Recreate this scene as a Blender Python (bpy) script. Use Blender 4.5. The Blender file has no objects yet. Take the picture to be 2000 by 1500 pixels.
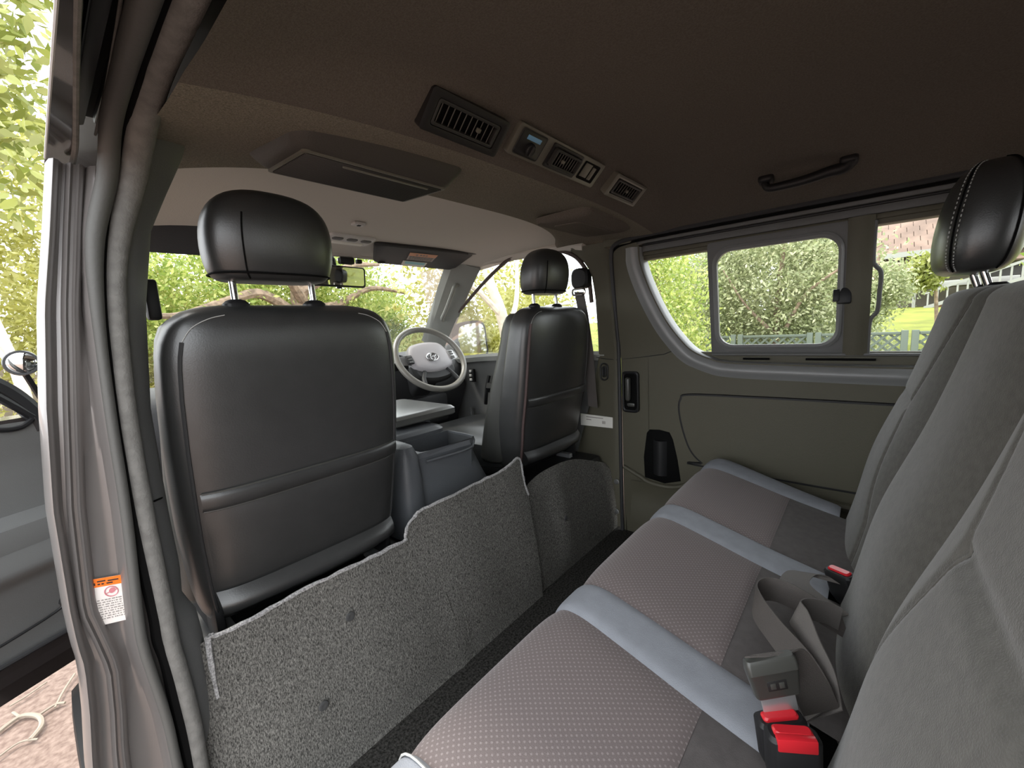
import bpy, bmesh, math, random
import numpy as np
from mathutils import Vector, Matrix, Euler

SC = bpy.context.scene
COL = SC.collection
PI = math.pi
random.seed(7)

# ------------------------------------------------------------------ camera, world, sun, exposure
cd = bpy.data.cameras.new('camera')
cam = bpy.data.objects.new('camera', cd)
COL.objects.link(cam)
cd.sensor_width = 36.0
cd.lens = 805.5 / 2000.0 * 36.0
cd.clip_start = 0.01
cd.clip_end = 300
_r = Vector((0.64930728, -0.75845675, -0.05606616))      # camera right
_u = Vector((0.14192002, 0.04841073, 0.98869364))        # camera up
_b = Vector((-0.74716716, -0.64992289, 0.13907363))      # camera back
_m = Matrix((_r, _u, _b)).transposed().to_4x4()
_m.translation = Vector((-0.85, 0.0, 0.92))
cam.matrix_world = _m
SC.camera = cam

w = bpy.data.worlds.new('sky')
SC.world = w
w.use_nodes = True
wn = w.node_tree.nodes
bg = wn['Background']
bg.inputs['Color'].default_value = (0.93, 0.97, 1.0, 1)
bg.inputs['Strength'].default_value = 3.9

sd = bpy.data.lights.new('sun', 'SUN')
sd.energy = 3.4
sd.angle = math.radians(12)
sd.color = (1.0, 0.95, 0.84)
sun = bpy.data.objects.new('sun', sd)
COL.objects.link(sun)
sun.rotation_euler = Vector((0.25, -0.42, -0.87)).to_track_quat('-Z', 'Y').to_euler()

SC.view_settings.view_transform = 'Standard'
SC.view_settings.look = 'None'
SC.view_settings.gamma = 1.0
SC.view_settings.exposure = 0.15
SC.view_settings.use_curve_mapping = False

# ------------------------------------------------------------------ helpers
def V(*a):
    return Vector(a)

def lerp(a, b, t):
    return a + (b - a) * t

def smooth(a, b, x):
    t = min(1.0, max(0.0, (x - a) / (b - a)))
    return t * t * (3 - 2 * t)

def interp(xs, ys, x):
    return float(np.interp(x, xs, ys))

def cr(pts, n=6, closed=False):
    """Catmull-Rom curve through pts"""
    P = [Vector(p) for p in pts]
    out = []
    N = len(P)
    segs = N if closed else N - 1
    for i in range(segs):
        if closed:
            a, b, c, d = P[(i - 1) % N], P[i], P[(i + 1) % N], P[(i + 2) % N]
        else:
            a, b, c, d = P[max(i - 1, 0)], P[i], P[i + 1], P[min(i + 2, N - 1)]
        for k in range(n):
            t = k / n
            out.append(0.5 * ((2 * b) + (c - a) * t + (2 * a - 5 * b + 4 * c - d) * t * t + (3 * b - a - 3 * c + d) * t ** 3))
    if not closed:
        out.append(P[-1])
    return out

def rrpts(hw, hh, r, n=5):
    """2-D rounded rectangle, counter-clockwise"""
    r = min(r, hw, hh)
    out = []
    for cx, cy, a0 in ((hw - r, hh - r, 0), (-hw + r, hh - r, PI / 2), (-hw + r, -hh + r, PI), (hw - r, -hh + r, 1.5 * PI)):
        for k in range(n + 1):
            a = a0 + (PI / 2) * k / n
            out.append((cx + r * math.cos(a), cy + r * math.sin(a)))
    return out

def sepow(c, e):
    return math.copysign(abs(c) ** e, c)

def selem(hw, hd, n=4.0, N=40):
    """2-D superellipse of exponent n"""
    return [(hw * sepow(math.cos(2 * PI * k / N), 2 / n), hd * sepow(math.sin(2 * PI * k / N), 2 / n)) for k in range(N)]

class MB:
    """collects geometry for ONE mesh object"""
    def __init__(s):
        s.v = []
        s.f = []
    def add(s, vs, fs):
        o = len(s.v)
        s.v += [tuple(v) for v in vs]
        s.f += [tuple(i + o for i in f) for f in fs]
        return s
    def grid(s, fn, nu, nv, closeu=False):
        vs = [fn(i / nu, j / nv) for j in range(nv + 1) for i in range(nu if closeu else nu + 1)]
        W = nu if closeu else nu + 1
        fs = []
        for j in range(nv):
            for i in range(nu):
                i2 = (i + 1) % W if closeu else i + 1
                fs.append((j * W + i, j * W + i2, (j + 1) * W + i2, (j + 1) * W + i))
        return s.add(vs, fs)
    def loft(s, rings, cap0=True, cap1=True):
        n = len(rings[0])
        vs = [p for r in rings for p in r]
        fs = []
        for j in range(len(rings) - 1):
            for i in range(n):
                k = (i + 1) % n
                fs.append((j * n + i, j * n + k, (j + 1) * n + k, (j + 1) * n + i))
        if cap0:
            fs.append(tuple(range(n - 1, -1, -1)))
        if cap1:
            fs.append(tuple(range((len(rings) - 1) * n, len(rings) * n)))
        return s.add(vs, fs)
    def tube(s, path, r, seg=8, closed=False, flat=1.0, up=None):
        P = [Vector(p) for p in path]
        n = len(P)
        R = r if isinstance(r, (list, tuple)) else [r] * n
        rings = []
        prev = None
        for i in range(n):
            if closed:
                t = P[(i + 1) % n] - P[(i - 1) % n]
            else:
                t = P[min(i + 1, n - 1)] - P[max(i - 1, 0)]
            t.normalize()
            if prev is None:
                a = Vector(up) if up else (V(0, 0, 1) if abs(t.z) < .9 else V(1, 0, 0))
            else:
                a = prev
            a = a - t * a.dot(t)
            if a.length < 1e-6:
                a = t.orthogonal()
            a.normalize()
            prev = a
            b = t.cross(a)
            rings.append([P[i] + (a * math.cos(2 * PI * k / seg) + b * math.sin(2 * PI * k / seg) * flat) * R[i] for k in range(seg)])
        if closed:
            rings.append(rings[0])
            return s.loft(rings, False, False)
        return s.loft(rings)
    def ribbon(s, path, wdir, wid, th=.0016):
        """flat strap: path, width direction per point (or one), width, thickness"""
        P = [Vector(p) for p in path]
        n = len(P)
        W = wdir if isinstance(wdir, list) else [Vector(wdir)] * n
        rings = []
        for i in range(n):
            t = P[min(i + 1, n - 1)] - P[max(i - 1, 0)]
            t.normalize()
            wv = Vector(W[i]).normalized()
            nn = t.cross(wv)
            nn.normalize()
            a = wv * wid / 2
            b = nn * th / 2
            rings.append([P[i] + a + b, P[i] - a + b, P[i] - a - b, P[i] + a - b])
        return s.loft(rings)
    def box(s, c, size, rot=None, bev=0.004, seg=2):
        bm = bmesh.new()
        bmesh.ops.create_cube(bm, size=1.0)
        bmesh.ops.scale(bm, vec=Vector(size), verts=bm.verts)
        if bev > 0:
            bmesh.ops.bevel(bm, geom=list(bm.edges), offset=min(bev, min(size) * .49), segments=seg, affect='EDGES', profile=.5)
        M = Matrix.Translation(Vector(c))
        if rot is not None:
            M = M @ (rot if isinstance(rot, Matrix) else Euler(rot).to_matrix().to_4x4())
        bm.verts.ensure_lookup_table()
        bm.verts.index_update()
        s.add([M @ v.co for v in bm.verts], [[v.index for v in f.verts] for f in bm.faces])
        bm.free()
        return s
    def plate(s, poly, fr, th, bev=0.0):
        """extruded polygon. fr = (origin, ux, uy, un): poly in (ux,uy), thickness th along un (bevelled front)"""
        o, ux, uy, un = [Vector(a) for a in fr]
        n = len(poly)
        cx = sum(p[0] for p in poly) / n
        cy = sum(p[1] for p in poly) / n
        mx = max(math.hypot(p[0] - cx, p[1] - cy) for p in poly)
        def ring(h, inset):
            k = 1 - inset / mx
            return [o + ux * (cx + (p[0] - cx) * k) + uy * (cy + (p[1] - cy) * k) + un * h for p in poly]
        rings = [ring(0, 0)]
        if bev > 0:
            rings += [ring(th - bev, 0), ring(th - bev * .3, bev * .35), ring(th, bev)]
        else:
            rings += [ring(th, 0)]
        return s.loft(rings)
    def frame(s, outer, inner, fr, th, lip=0.0):
        """ring-shaped plate between two outlines of the same point count"""
        o, ux, uy, un = [Vector(a) for a in fr]
        n = len(outer)
        P = lambda p, h: o + ux * p[0] + uy * p[1] + un * h
        mid = [((a[0] + b[0]) / 2, (a[1] + b[1]) / 2) for a, b in zip(outer, inner)]
        rings = [[P(p, 0) for p in outer], [P(p, th) for p in outer], [P(p, th + lip) for p in mid], [P(p, th) for p in inner], [P(p, 0) for p in inner]]
        rings.append(rings[0])
        return s.loft(rings, False, False)

WL = {}
def wloc(o):
    return WL.get(o.name, Vector((0, 0, 0)))

def obj(name, mb, mat, parent=None, angle=38, smoothsh=True, kind=None):
    me = bpy.data.meshes.new(name)
    me.from_pydata(mb.v, [], mb.f)
    if smoothsh:
        me.polygons.foreach_set('use_smooth', [True] * len(me.polygons))
        try:
            me.set_sharp_from_angle(angle=math.radians(angle))
        except Exception:
            pass
    me.materials.append(mat)
    bm = bmesh.new()
    bm.from_mesh(me)
    bmesh.ops.recalc_face_normals(bm, faces=bm.faces)
    bm.to_mesh(me)
    bm.free()
    o = bpy.data.objects.new(name, me)
    COL.objects.link(o)
    WL[o.name] = Vector((0, 0, 0))
    if parent is not None:
        o.parent = parent
        o.location = -wloc(parent)
    if kind:
        o['kind'] = kind
    return o

def thing(name, loc, label=None, cat=None, group=None, kind=None):
    o = bpy.data.objects.new(name, None)
    o.empty_display_size = .05
    o.location = loc
    COL.objects.link(o)
    WL[o.name] = Vector(loc)
    return tag(o, label, cat, group, kind)

def tag(o, label=None, cat=None, group=None, kind=None):
    if label:
        o['label'] = label
    if cat:
        o['category'] = cat
    if group:
        o['group'] = group
    if kind:
        o['kind'] = kind
    return o

def lab(o, s):
    o['label'] = s
    return o

# ------------------------------------------------------------------ materials
def lin(c):
    return tuple(((x / 255) / 12.92 if x / 255 <= .04045 else ((x / 255 + .055) / 1.055) ** 2.4) for x in c)

def mat(name, col, rough=.6, metal=0.0, spec=.5, bump=0.0, bscale=200.0, var=0.0, vscale=8.0, col2=None, sheen=0.0, coat=0.0, detail=3.0):
    m = bpy.data.materials.new(name)
    m.use_nodes = True
    nt = m.node_tree
    b = nt.nodes['Principled BSDF']
    b.inputs['Roughness'].default_value = rough
    b.inputs['Metallic'].default_value = metal
    b.inputs['Specular IOR Level'].default_value = spec
    if sheen:
        b.inputs['Sheen Weight'].default_value = sheen
        b.inputs['Sheen Roughness'].default_value = .4
    if coat:
        b.inputs['Coat Weight'].default_value = coat
        b.inputs['Coat Roughness'].default_value = .08
    tc = nt.nodes.new('ShaderNodeTexCoord')
    c1 = tuple(col) + (1,)
    if var > 0 or col2:
        nz = nt.nodes.new('ShaderNodeTexNoise')
        nz.inputs['Scale'].default_value = vscale
        nz.inputs['Detail'].default_value = detail
        nt.links.new(tc.outputs['Object'], nz.inputs['Vector'])
        rp = nt.nodes.new('ShaderNodeValToRGB')
        rp.color_ramp.elements[0].position = .35
        rp.color_ramp.elements[1].position = .65
        if col2:
            rp.color_ramp.elements[0].color = c1
            rp.color_ramp.elements[1].color = tuple(col2) + (1,)
        else:
            rp.color_ramp.elements[0].color = tuple(x * (1 - var) for x in col) + (1,)
            rp.color_ramp.elements[1].color = tuple(min(1, x * (1 + var)) for x in col) + (1,)
        nt.links.new(nz.outputs['Fac'], rp.inputs['Fac'])
        nt.links.new(rp.outputs['Color'], b.inputs['Base Color'])
    else:
        b.inputs['Base Color'].default_value = c1
    if bump > 0:
        n2 = nt.nodes.new('ShaderNodeTexNoise')
        n2.inputs['Scale'].default_value = bscale
        n2.inputs['Detail'].default_value = 2
        nt.links.new(tc.outputs['Object'], n2.inputs['Vector'])
        bp = nt.nodes.new('ShaderNodeBump')
        bp.inputs['Strength'].default_value = bump
        bp.inputs['Distance'].default_value = .002
        nt.links.new(n2.outputs['Fac'], bp.inputs['Height'])
        nt.links.new(bp.outputs['Normal'], b.inputs['Normal'])
    return m

M = {}
M['headliner'] = mat('headliner_fabric', (.125, .110, .094), .95, bump=.5, bscale=420, var=.12, vscale=350, spec=.1)
M['cabliner'] = mat('cab_headliner', (.58, .55, .50), .95, bump=.25, bscale=300, spec=.1)
M['header'] = mat('brightened_headliner_fabric', (.19, .172, .138), .95, bump=.6, bscale=420, var=.22, vscale=350, spec=.1)  # same headliner fabric, with the light on the front strip put into its colour
M['trim'] = mat('dark_trim_plastic', (.092, .085, .060), .55, bump=.25, bscale=500, spec=.35)
M['liptrim'] = mat('window_lip_sheen_plastic', (.21, .21, .21), .36, bump=.1, bscale=500, spec=.6)  # lip and sash rim lightened, window sheen put into the colour
M['trim2'] = mat('grey_trim_plastic', (.12, .12, .118), .55, bump=.2, bscale=500, spec=.4)
M['brownframe'] = mat('brown_window_frame', (.085, .06, .052), .5)
M['black'] = mat('black_plastic', (.012, .012, .013), .5, spec=.4)
M['blackgloss'] = mat('black_gloss_plastic', (.012, .012, .013), .22)
M['void'] = mat('deep_black', (.004, .004, .004), .8, spec=.1)
M['rubber'] = mat('door_rubber', (.03, .03, .032), .6, bump=.2, bscale=200)
M['sealgrey'] = mat('grey_door_rubber', (.085, .083, .078), .6, bump=.2, bscale=200)
M['sealband'] = mat('seal_fabric_band', (.16, .155, .145), .85, bump=.4, bscale=350, var=.15, vscale=60)
M['paint'] = mat('grey_body_paint', (.19, .176, .170), .28, metal=.35, var=.06, vscale=6, coat=.5)
M['paintdark'] = mat('dark_body_paint', (.045, .036, .034), .25, metal=.2, coat=.5)
M['leather'] = mat('black_leatherette', (.030, .030, .030), .36, bump=.10, bscale=420, spec=.95, var=.08, vscale=30)
M['leatherside'] = mat('black_leatherette_bolster', (.050, .050, .046), .38, bump=.10, bscale=420, spec=.6)
M['piping'] = mat('seat_piping', (.03, .03, .031), .5)
M['redpiping'] = mat('brown_red_piping', (.075, .046, .044), .6)
M['stitch'] = mat('pale_stitching', (.38, .38, .37), .8)
M['steel'] = mat('polished_steel', (.7, .7, .7), .16, metal=1)
M['bench'] = mat('bench_grey_velour', (.098, .092, .082), .95, bump=.3, bscale=600, var=.10, vscale=90, sheen=.25, spec=.15)
M['benchback'] = mat('bench_plain_velour', (.105, .094, .092), .95, bump=.3, bscale=600, var=.08, vscale=60, sheen=.15, spec=.1)
M['stripe'] = mat('bench_grey_stripe', (.27, .28, .31), .7, bump=.3, bscale=700, var=.05, vscale=40, spec=.3)
M['carpetfloor'] = mat('dark_floor_carpet', (.040, .038, .035), .98, bump=1.0, bscale=260, var=.55, vscale=160, spec=.05)
M['binding'] = mat('grey_carpet_binding', (.36, .35, .35), .95, bump=1.0, bscale=500, var=.4, vscale=300)
M['clip'] = mat('carpet_clip_plastic', (.06, .06, .06), .6)
M['vent'] = mat('vent_plastic', (.13, .125, .10), .45, spec=.5)
M['ventdark'] = mat('vent_dark_plastic', (.016, .015, .015), .5)
M['grille'] = mat('vent_grille_plastic', (.035, .035, .033), .6)
M['housing'] = mat('overhead_housing_plastic', (.055, .05, .044), .6, bump=.25, bscale=400)
M['apillar'] = mat('pillar_lining', (.26, .265, .245), .7, bump=.2, bscale=300)
M['doorsill'] = mat('door_sill_glare_plastic', (.30, .30, .28), .45)  # grey trim made paler, sky glare on the sill is part of the colour
M['armpad'] = mat('armrest_glare_leatherette', (.13, .13, .122), .32, spec=.7)  # bolster leatherette lightened, the glare on the pad is painted in
M['slat'] = mat('vent_slat_plastic', (.10, .095, .085), .5)
M['glasslabel'] = mat('blue_label', (.20, .45, .72), .5)
M['white'] = mat('white_label', (.80, .78, .72), .6)
M['paper'] = mat('warning_label_paper', (.86, .80, .76), .6)
M['orange'] = mat('orange_label', (.95, .20, .015), .55)
M['paleorange'] = mat('faded_orange_label', (.72, .36, .22), .6)
M['ink'] = mat('black_print', (.03, .02, .02), .7)
M['greyink'] = mat('grey_print', (.30, .27, .25), .7)
M['redink'] = mat('red_print', (.62, .22, .25), .6)
M['cyan'] = mat('cyan_label', (.35, .66, .70), .6)
M['redbutton'] = mat('red_button', (.58, .018, .028), .28)
M['webbing'] = mat('seat_belt_webbing', (.095, .083, .077), .6, bump=.5, bscale=900, spec=.4)
M['webbing2'] = mat('seat_belt_webbing_light', (.16, .145, .135), .6, bump=.5, bscale=900, spec=.4)
M['greyplastic'] = mat('tongue_grey_plastic', (.055, .055, .05), .35)
M['dash'] = mat('dashboard_plastic', (.035, .035, .037), .6, bump=.2, bscale=300)
M['console'] = mat('console_plastic', (.085, .09, .098), .42, bump=.3, bscale=500, spec=.5)
M['consolein'] = mat('console_bin_inside', (.05, .052, .055), .5)
M['wheelgrey'] = mat('steering_pad_grey', (.42, .40, .42), .42)
M['wheelrim'] = mat('steering_rim_glare_leather', (.20, .19, .17), .32)  # leather paled to carry the windscreen glare in its colour
M['silver'] = mat('silver_plastic', (.55, .55, .56), .3, metal=.7)
M['lightgrey'] = mat('light_grey_plastic', (.55, .54, .53), .5)
M['asphalt'] = mat('pinkish_gravel_asphalt', (.14, .092, .074), .95, bump=1.0, bscale=60, col2=(.24, .172, .142), vscale=45, detail=6)
M['lawn'] = mat('bright_lawn', (.165, .185, .022), .95, var=.25, vscale=1.5, bump=.6, bscale=40)
M['bark'] = mat('brown_bark', (.26, .19, .14), .95, bump=1, bscale=18, var=.35, vscale=9)
M['palebark'] = mat('pale_bark', (.75, .70, .58), .9, bump=.6, bscale=12, var=.12, vscale=6)
M['fencegreen'] = mat('green_painted_timber', (.10, .125, .10), .7)
M['brick'] = mat('red_brick', (.20, .11, .07), .9, var=.25, vscale=3)
M['rooftile'] = mat('terracotta_tile', (.17, .115, .088), .85, var=.2, vscale=1.5)
M['housewall'] = mat('cream_house_wall', (.24, .215, .17), .9)
M['whitepaint'] = mat('white_painted_timber', (.30, .30, .285), .7)
M['darkwin'] = mat('dark_house_window', (.06, .05, .06), .2)
M['twig'] = mat('dry_twig', (.30, .25, .20), .9)
M['tyre'] = mat('tyre_rubber', (.02, .02, .02), .7)
M['mirror'] = mat('mirror_glass', (.92, .93, .92), .03, metal=1)
M['planks'] = mat('weathered_timber_fence', (.22, .185, .135), .9, var=.15, vscale=4)

def leafmat(name, c1, c2, c3):
    m = bpy.data.materials.new(name)
    m.use_nodes = True
    nt = m.node_tree
    nt.nodes.clear()
    out = nt.nodes.new('ShaderNodeOutputMaterial')
    g = nt.nodes.new('ShaderNodeNewGeometry')
    rp = nt.nodes.new('ShaderNodeValToRGB')
    e = rp.color_ramp.elements
    e[0].position = 0
    e[0].color = tuple(c1) + (1,)
    e[1].position = 1
    e[1].color = tuple(c3) + (1,)
    k = e.new(.5)
    k.color = tuple(c2) + (1,)
    nt.links.new(g.outputs['Random Per Island'], rp.inputs['Fac'])
    d = nt.nodes.new('ShaderNodeBsdfPrincipled')
    d.inputs['Roughness'].default_value = .45
    t = nt.nodes.new('ShaderNodeBsdfTranslucent')
    mx = nt.nodes.new('ShaderNodeMixShader')
    mx.inputs['Fac'].default_value = .42
    nt.links.new(rp.outputs['Color'], d.inputs['Base Color'])
    nt.links.new(rp.outputs['Color'], t.inputs['Color'])
    nt.links.new(d.outputs[0], mx.inputs[1])
    nt.links.new(t.outputs[0], mx.inputs[2])
    nt.links.new(mx.outputs[0], out.inputs['Surface'])
    return m
M['leafA'] = leafmat('fresh_green_leaves', (.20, .30, .06), (.42, .50, .12), (.66, .68, .28))
M['leafB'] = leafmat('grey_green_leaves', (.20, .24, .11), (.38, .42, .22), (.62, .63, .42))
M['leafC'] = leafmat('yellow_green_leaves', (.30, .30, .06), (.44, .43, .12), (.60, .59, .27))
M['leafD'] = leafmat('bright_green_leaves', (.20, .24, .045), (.31, .34, .08), (.44, .45, .19))

def glassmat(name, tint=(.97, .985, .97), refl=.06):
    m = bpy.data.materials.new(name)
    m.use_nodes = True
    nt = m.node_tree
    nt.nodes.clear()
    out = nt.nodes.new('ShaderNodeOutputMaterial')
    tr = nt.nodes.new('ShaderNodeBsdfTransparent')
    tr.inputs['Color'].default_value = tuple(tint) + (1,)
    gl = nt.nodes.new('ShaderNodeBsdfGlossy')
    gl.inputs['Roughness'].default_value = .02
    mx = nt.nodes.new('ShaderNodeMixShader')
    lw = nt.nodes.new('ShaderNodeFresnel')
    lw.inputs['IOR'].default_value = 1.4
    mu = nt.nodes.new('ShaderNodeMath')
    mu.operation = 'MULTIPLY'
    mu.inputs[1].default_value = .6
    nt.links.new(lw.outputs[0], mu.inputs[0])
    nt.links.new(mu.outputs[0], mx.inputs['Fac'])
    nt.links.new(tr.outputs[0], mx.inputs[1])
    nt.links.new(gl.outputs[0], mx.inputs[2])
    nt.links.new(mx.outputs[0], out.inputs['Surface'])
    return m
M['glass'] = glassmat('window_glass')

def carpetmat():
    m = mat('grey_heather_carpet', (.075, .072, .066), .98, bump=1.0, bscale=300, spec=.05)
    nt = m.node_tree
    b = nt.nodes['Principled BSDF']
    tc = [n for n in nt.nodes if n.type == 'TEX_COORD'][0]
    n1 = nt.nodes.new('ShaderNodeTexNoise')
    n1.inputs['Scale'].default_value = 330
    n1.inputs['Detail'].default_value = 4
    n1.inputs['Roughness'].default_value = .75
    mp = nt.nodes.new('ShaderNodeMapping')
    mp.inputs['Scale'].default_value = (1.6, 1, .55)
    nt.links.new(tc.outputs['Object'], mp.inputs['Vector'])
    nt.links.new(mp.outputs[0], n1.inputs['Vector'])
    rp = nt.nodes.new('ShaderNodeValToRGB')
    e = rp.color_ramp.elements
    e[0].position = .38
    e[0].color = (.035, .034, .032, 1)
    e[1].position = .66
    e[1].color = (.26, .25, .23, 1)
    nt.links.new(n1.outputs['Fac'], rp.inputs['Fac'])
    nt.links.new(rp.outputs['Color'], b.inputs['Base Color'])
    return m
M['carpet'] = carpetmat()

def dotmat():
    """brown-grey seat cloth with a staggered grid of pale dots"""
    m = mat('bench_dotted_cloth', (.2, .17, .165), .9, bump=.3, bscale=700, spec=.2, sheen=.2)
    nt = m.node_tree
    b = nt.nodes['Principled BSDF']
    tc = [n for n in nt.nodes if n.type == 'TEX_COORD'][0]
    mp = nt.nodes.new('ShaderNodeMapping')
    mp.inputs['Rotation'].default_value = (0, 0, PI / 4)
    mp.inputs['Scale'].default_value = (150, 150, 0)
    nt.links.new(tc.outputs['Object'], mp.inputs['Vector'])
    vo = nt.nodes.new('ShaderNodeTexVoronoi')
    vo.inputs['Randomness'].default_value = 0.0
    vo.inputs['Scale'].default_value = 1.0
    nt.links.new(mp.outputs[0], vo.inputs['Vector'])
    rp = nt.nodes.new('ShaderNodeValToRGB')
    e = rp.color_ramp.elements
    e[0].position = .16
    e[0].color = (.25, .215, .21, 1)
    e[1].position = .26
    e[1].color = (.165, .135, .132, 1)
    nt.links.new(vo.outputs['Distance'], rp.inputs['Fac'])
    nt.links.new(rp.outputs['Color'], b.inputs['Base Color'])
    return m
M['dots'] = dotmat()

# ------------------------------------------------------------------ the van shell
def xw(z):
    """right wall profile (tumblehome)"""
    return .75 if z < .78 else .75 - (z - .78) * .19

def zc(x, y=0.0):
    """headliner height"""
    k = smooth(.485, .590, y + .03 * smooth(.25, .45, abs(x)) * 0)
    q = (abs(x) / .667) ** 3
    return lerp(1.312 - .092 * q, 1.250 + .022 * smooth(.60, .95, y) - .034 * q, k)

# floor
f = MB().grid(lambda u, v: V(lerp(-.80, .80, u), lerp(-1.30, .83, v), 0), 8, 12)
obj('floor', f, M['carpetfloor'], kind='structure')
f = MB().box((0, 1.45, .02), (1.5, 1.25, .04), bev=.005)
obj('floor', f, M['carpetfloor'], kind='structure')

# headliner (rear) with its front lip, and the cab headliner
def seam_y(x):
    return .890 + .11 * (abs(x) / .64) ** 4
YH = .600
def fceil(u, v):
    x = lerp(-.70, .70, u)
    y = lerp(-1.30, YH, v)
    return V(x, y, zc(x, y))
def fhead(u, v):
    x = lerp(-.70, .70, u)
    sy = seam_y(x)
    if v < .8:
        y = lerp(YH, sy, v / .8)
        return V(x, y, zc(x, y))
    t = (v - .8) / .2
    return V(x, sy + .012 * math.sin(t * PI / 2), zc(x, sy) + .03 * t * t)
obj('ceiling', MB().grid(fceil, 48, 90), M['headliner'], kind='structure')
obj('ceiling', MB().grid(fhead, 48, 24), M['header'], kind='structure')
def fcab(u, v):
    x = lerp(-.72, .72, u)
    y = lerp(seam_y(x) - .02, 1.70, v)
    z = 1.292 - .030 * smooth(1.1, 1.70, y) - .045 * (abs(x) / .70) ** 6
    return V(x, y, z)
obj('ceiling', MB().grid(fcab, 40, 30), M['cabliner'], kind='structure')
# outer roof skin
obj('roof_panel', MB().grid(lambda u, v: V(lerp(-.755, .80, u), lerp(-1.34, 1.74, v), 1.39 - .04 * abs(2 * u - 1) ** 4 - .05 * smooth(.8, 1, v)), 24, 10), M['paintdark'], kind='structure')

# rear end, closed
bw = obj('wall_back', MB().frame(rrpts(.80, .70, .05), rrpts(.60, .20, .06) if False else [(a, b + .28) for a, b in rrpts(.58, .19, .06)], ((0, -1.33, .68), (1, 0, 0), (0, 0, 1), (0, 1, 0)), .04), M['trim'], kind='structure')
obj('window_3', MB().grid(lambda u, v: V(lerp(-.60, .60, u), -1.32, lerp(.75, 1.17, v)), 1, 1), M['glass'], kind='structure')
# left rear quarter behind the open sliding door
obj('wall_left', MB().box((-.79, -.86, .62), (.09, .92, 1.30), bev=.02), M['trim'], kind='structure')

# ------------------------------------------------------------------ right side: sliding door trim with its window
OPEN = [(.663, 1.185), (.663, 1.134), (.646, 1.065), (.617, .985), (.579, .904), (.536, .839), (.494, .793), (.436, .765), (.366, .750), (.166, .745), (-.091, .742), (-.5, .742), (-1.25, .742)]
opn = cr([(0, a, b) for a, b in OPEN], 6)
oy = [p.y for p in opn]
oz = [p.z for p in opn]
YS = [.780, .74, .70, .68] + oy
def ztop(y):
    if y >= .664:
        return 1.215
    return interp(oy[::-1], oz[::-1], y)
door1 = obj('door_1', MB().grid(lambda u, v: (lambda k: (lambda y, zt: V(xw(zt * v), y, zt * v))(YS[k], ztop(YS[k]) if YS[k] > .664 else oz[k - 4]))(int(round(u * (len(YS) - 1)))), len(YS) - 1, 24), M['trim'], kind='structure')
# rolled lip round the window opening
lipmb = MB()
def flip(u, v):
    i = int(round(u * (len(opn) - 1)))
    p = opn[i]
    a = opn[max(i - 1, 0)]
    b = opn[min(i + 1, len(opn) - 1)]
    t = V(0, b.y - a.y, b.z - a.z).normalized()
    nrm = V(0, -t.z, t.y)              # towards the opening
    if nrm.y > .2 or nrm.z < -.2:
        nrm = -nrm
    s = v * 1.15
    x = xw(p.z)
    r = .034
    if v < .2:                          # lead-in from the flat panel
        k = v / .2
        return V(x - .012 * k * k * (3 - 2 * k) + .0005, p.y, p.z) - nrm * lerp(r + .022, r - .004, k)
    s = min(1, (v - .2) / .7) * PI / 2
    if v > .9:
        return V(x - .012 + r * 1.1 + .04 * (v - .9) / .1, p.y, p.z) + nrm * .004
    return V(x - .012 + r * (1 - math.cos(s)) * 1.1, p.y, p.z) + nrm * (r * math.sin(s) - r + .004)
lipmb.grid(flip, len(opn) - 1, 20)
obj('window_lip', lipmb, M['liptrim'], door1)
# seam across the upper corner of the trim
obj('panel_seam', MB().tube([(.7515, .78, .757), (.750, .70, .765), (.748, .60, .778), (.745, .545, .80)], .0016, 6), M['black'], door1)
# large inset panel outlined by a dark groove
G = cr([(0, -.9, .634), (0, -.4, .634), (0, -.048, .632), (0, .30, .629), (0, .505, .624), (0, .535, .605), (0, .541, .560), (0, .525, .480), (0, .498, .408), (0, .455, .365), (0, .40, .352), (0, -.9, .345)], 6)
obj('panel_groove', MB().tube([(.7495, p.y, p.z) for p in G], .0055, 6), M['black'], door1)
obj('panel_inset', MB().plate([(p.y, p.z) for p in G], ((.752, 0, 0), (0, 1, 0), (0, 0, 1), (-1, 0, 0)), .007, .004), M['trim'], door1)
# inside door handle
hb = obj('handle_bezel', MB().frame([(a + 0, b) for a, b in rrpts(.036, .086, .016)], [(a, b) for a, b in rrpts(.027, .075, .012)], ((.750, .737, .622), (0, -1, 0), (0, 0, 1), (-1, 0, 0)), .012, .003), M['black'], door1)
obj('handle_recess', MB().plate(rrpts(.028, .076, .012), ((.751, .737, .622), (0, -1, 0), (0, 0, 1), (-1, 0, 0)), .003), M['void'], door1)
obj('door_handle', MB().box((.736, .745, .634), (.022, .022, .100), bev=.009, seg=3).box((.742, .735, .568), (.012, .034, .016), bev=.005), M['greyplastic'], door1)
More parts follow.
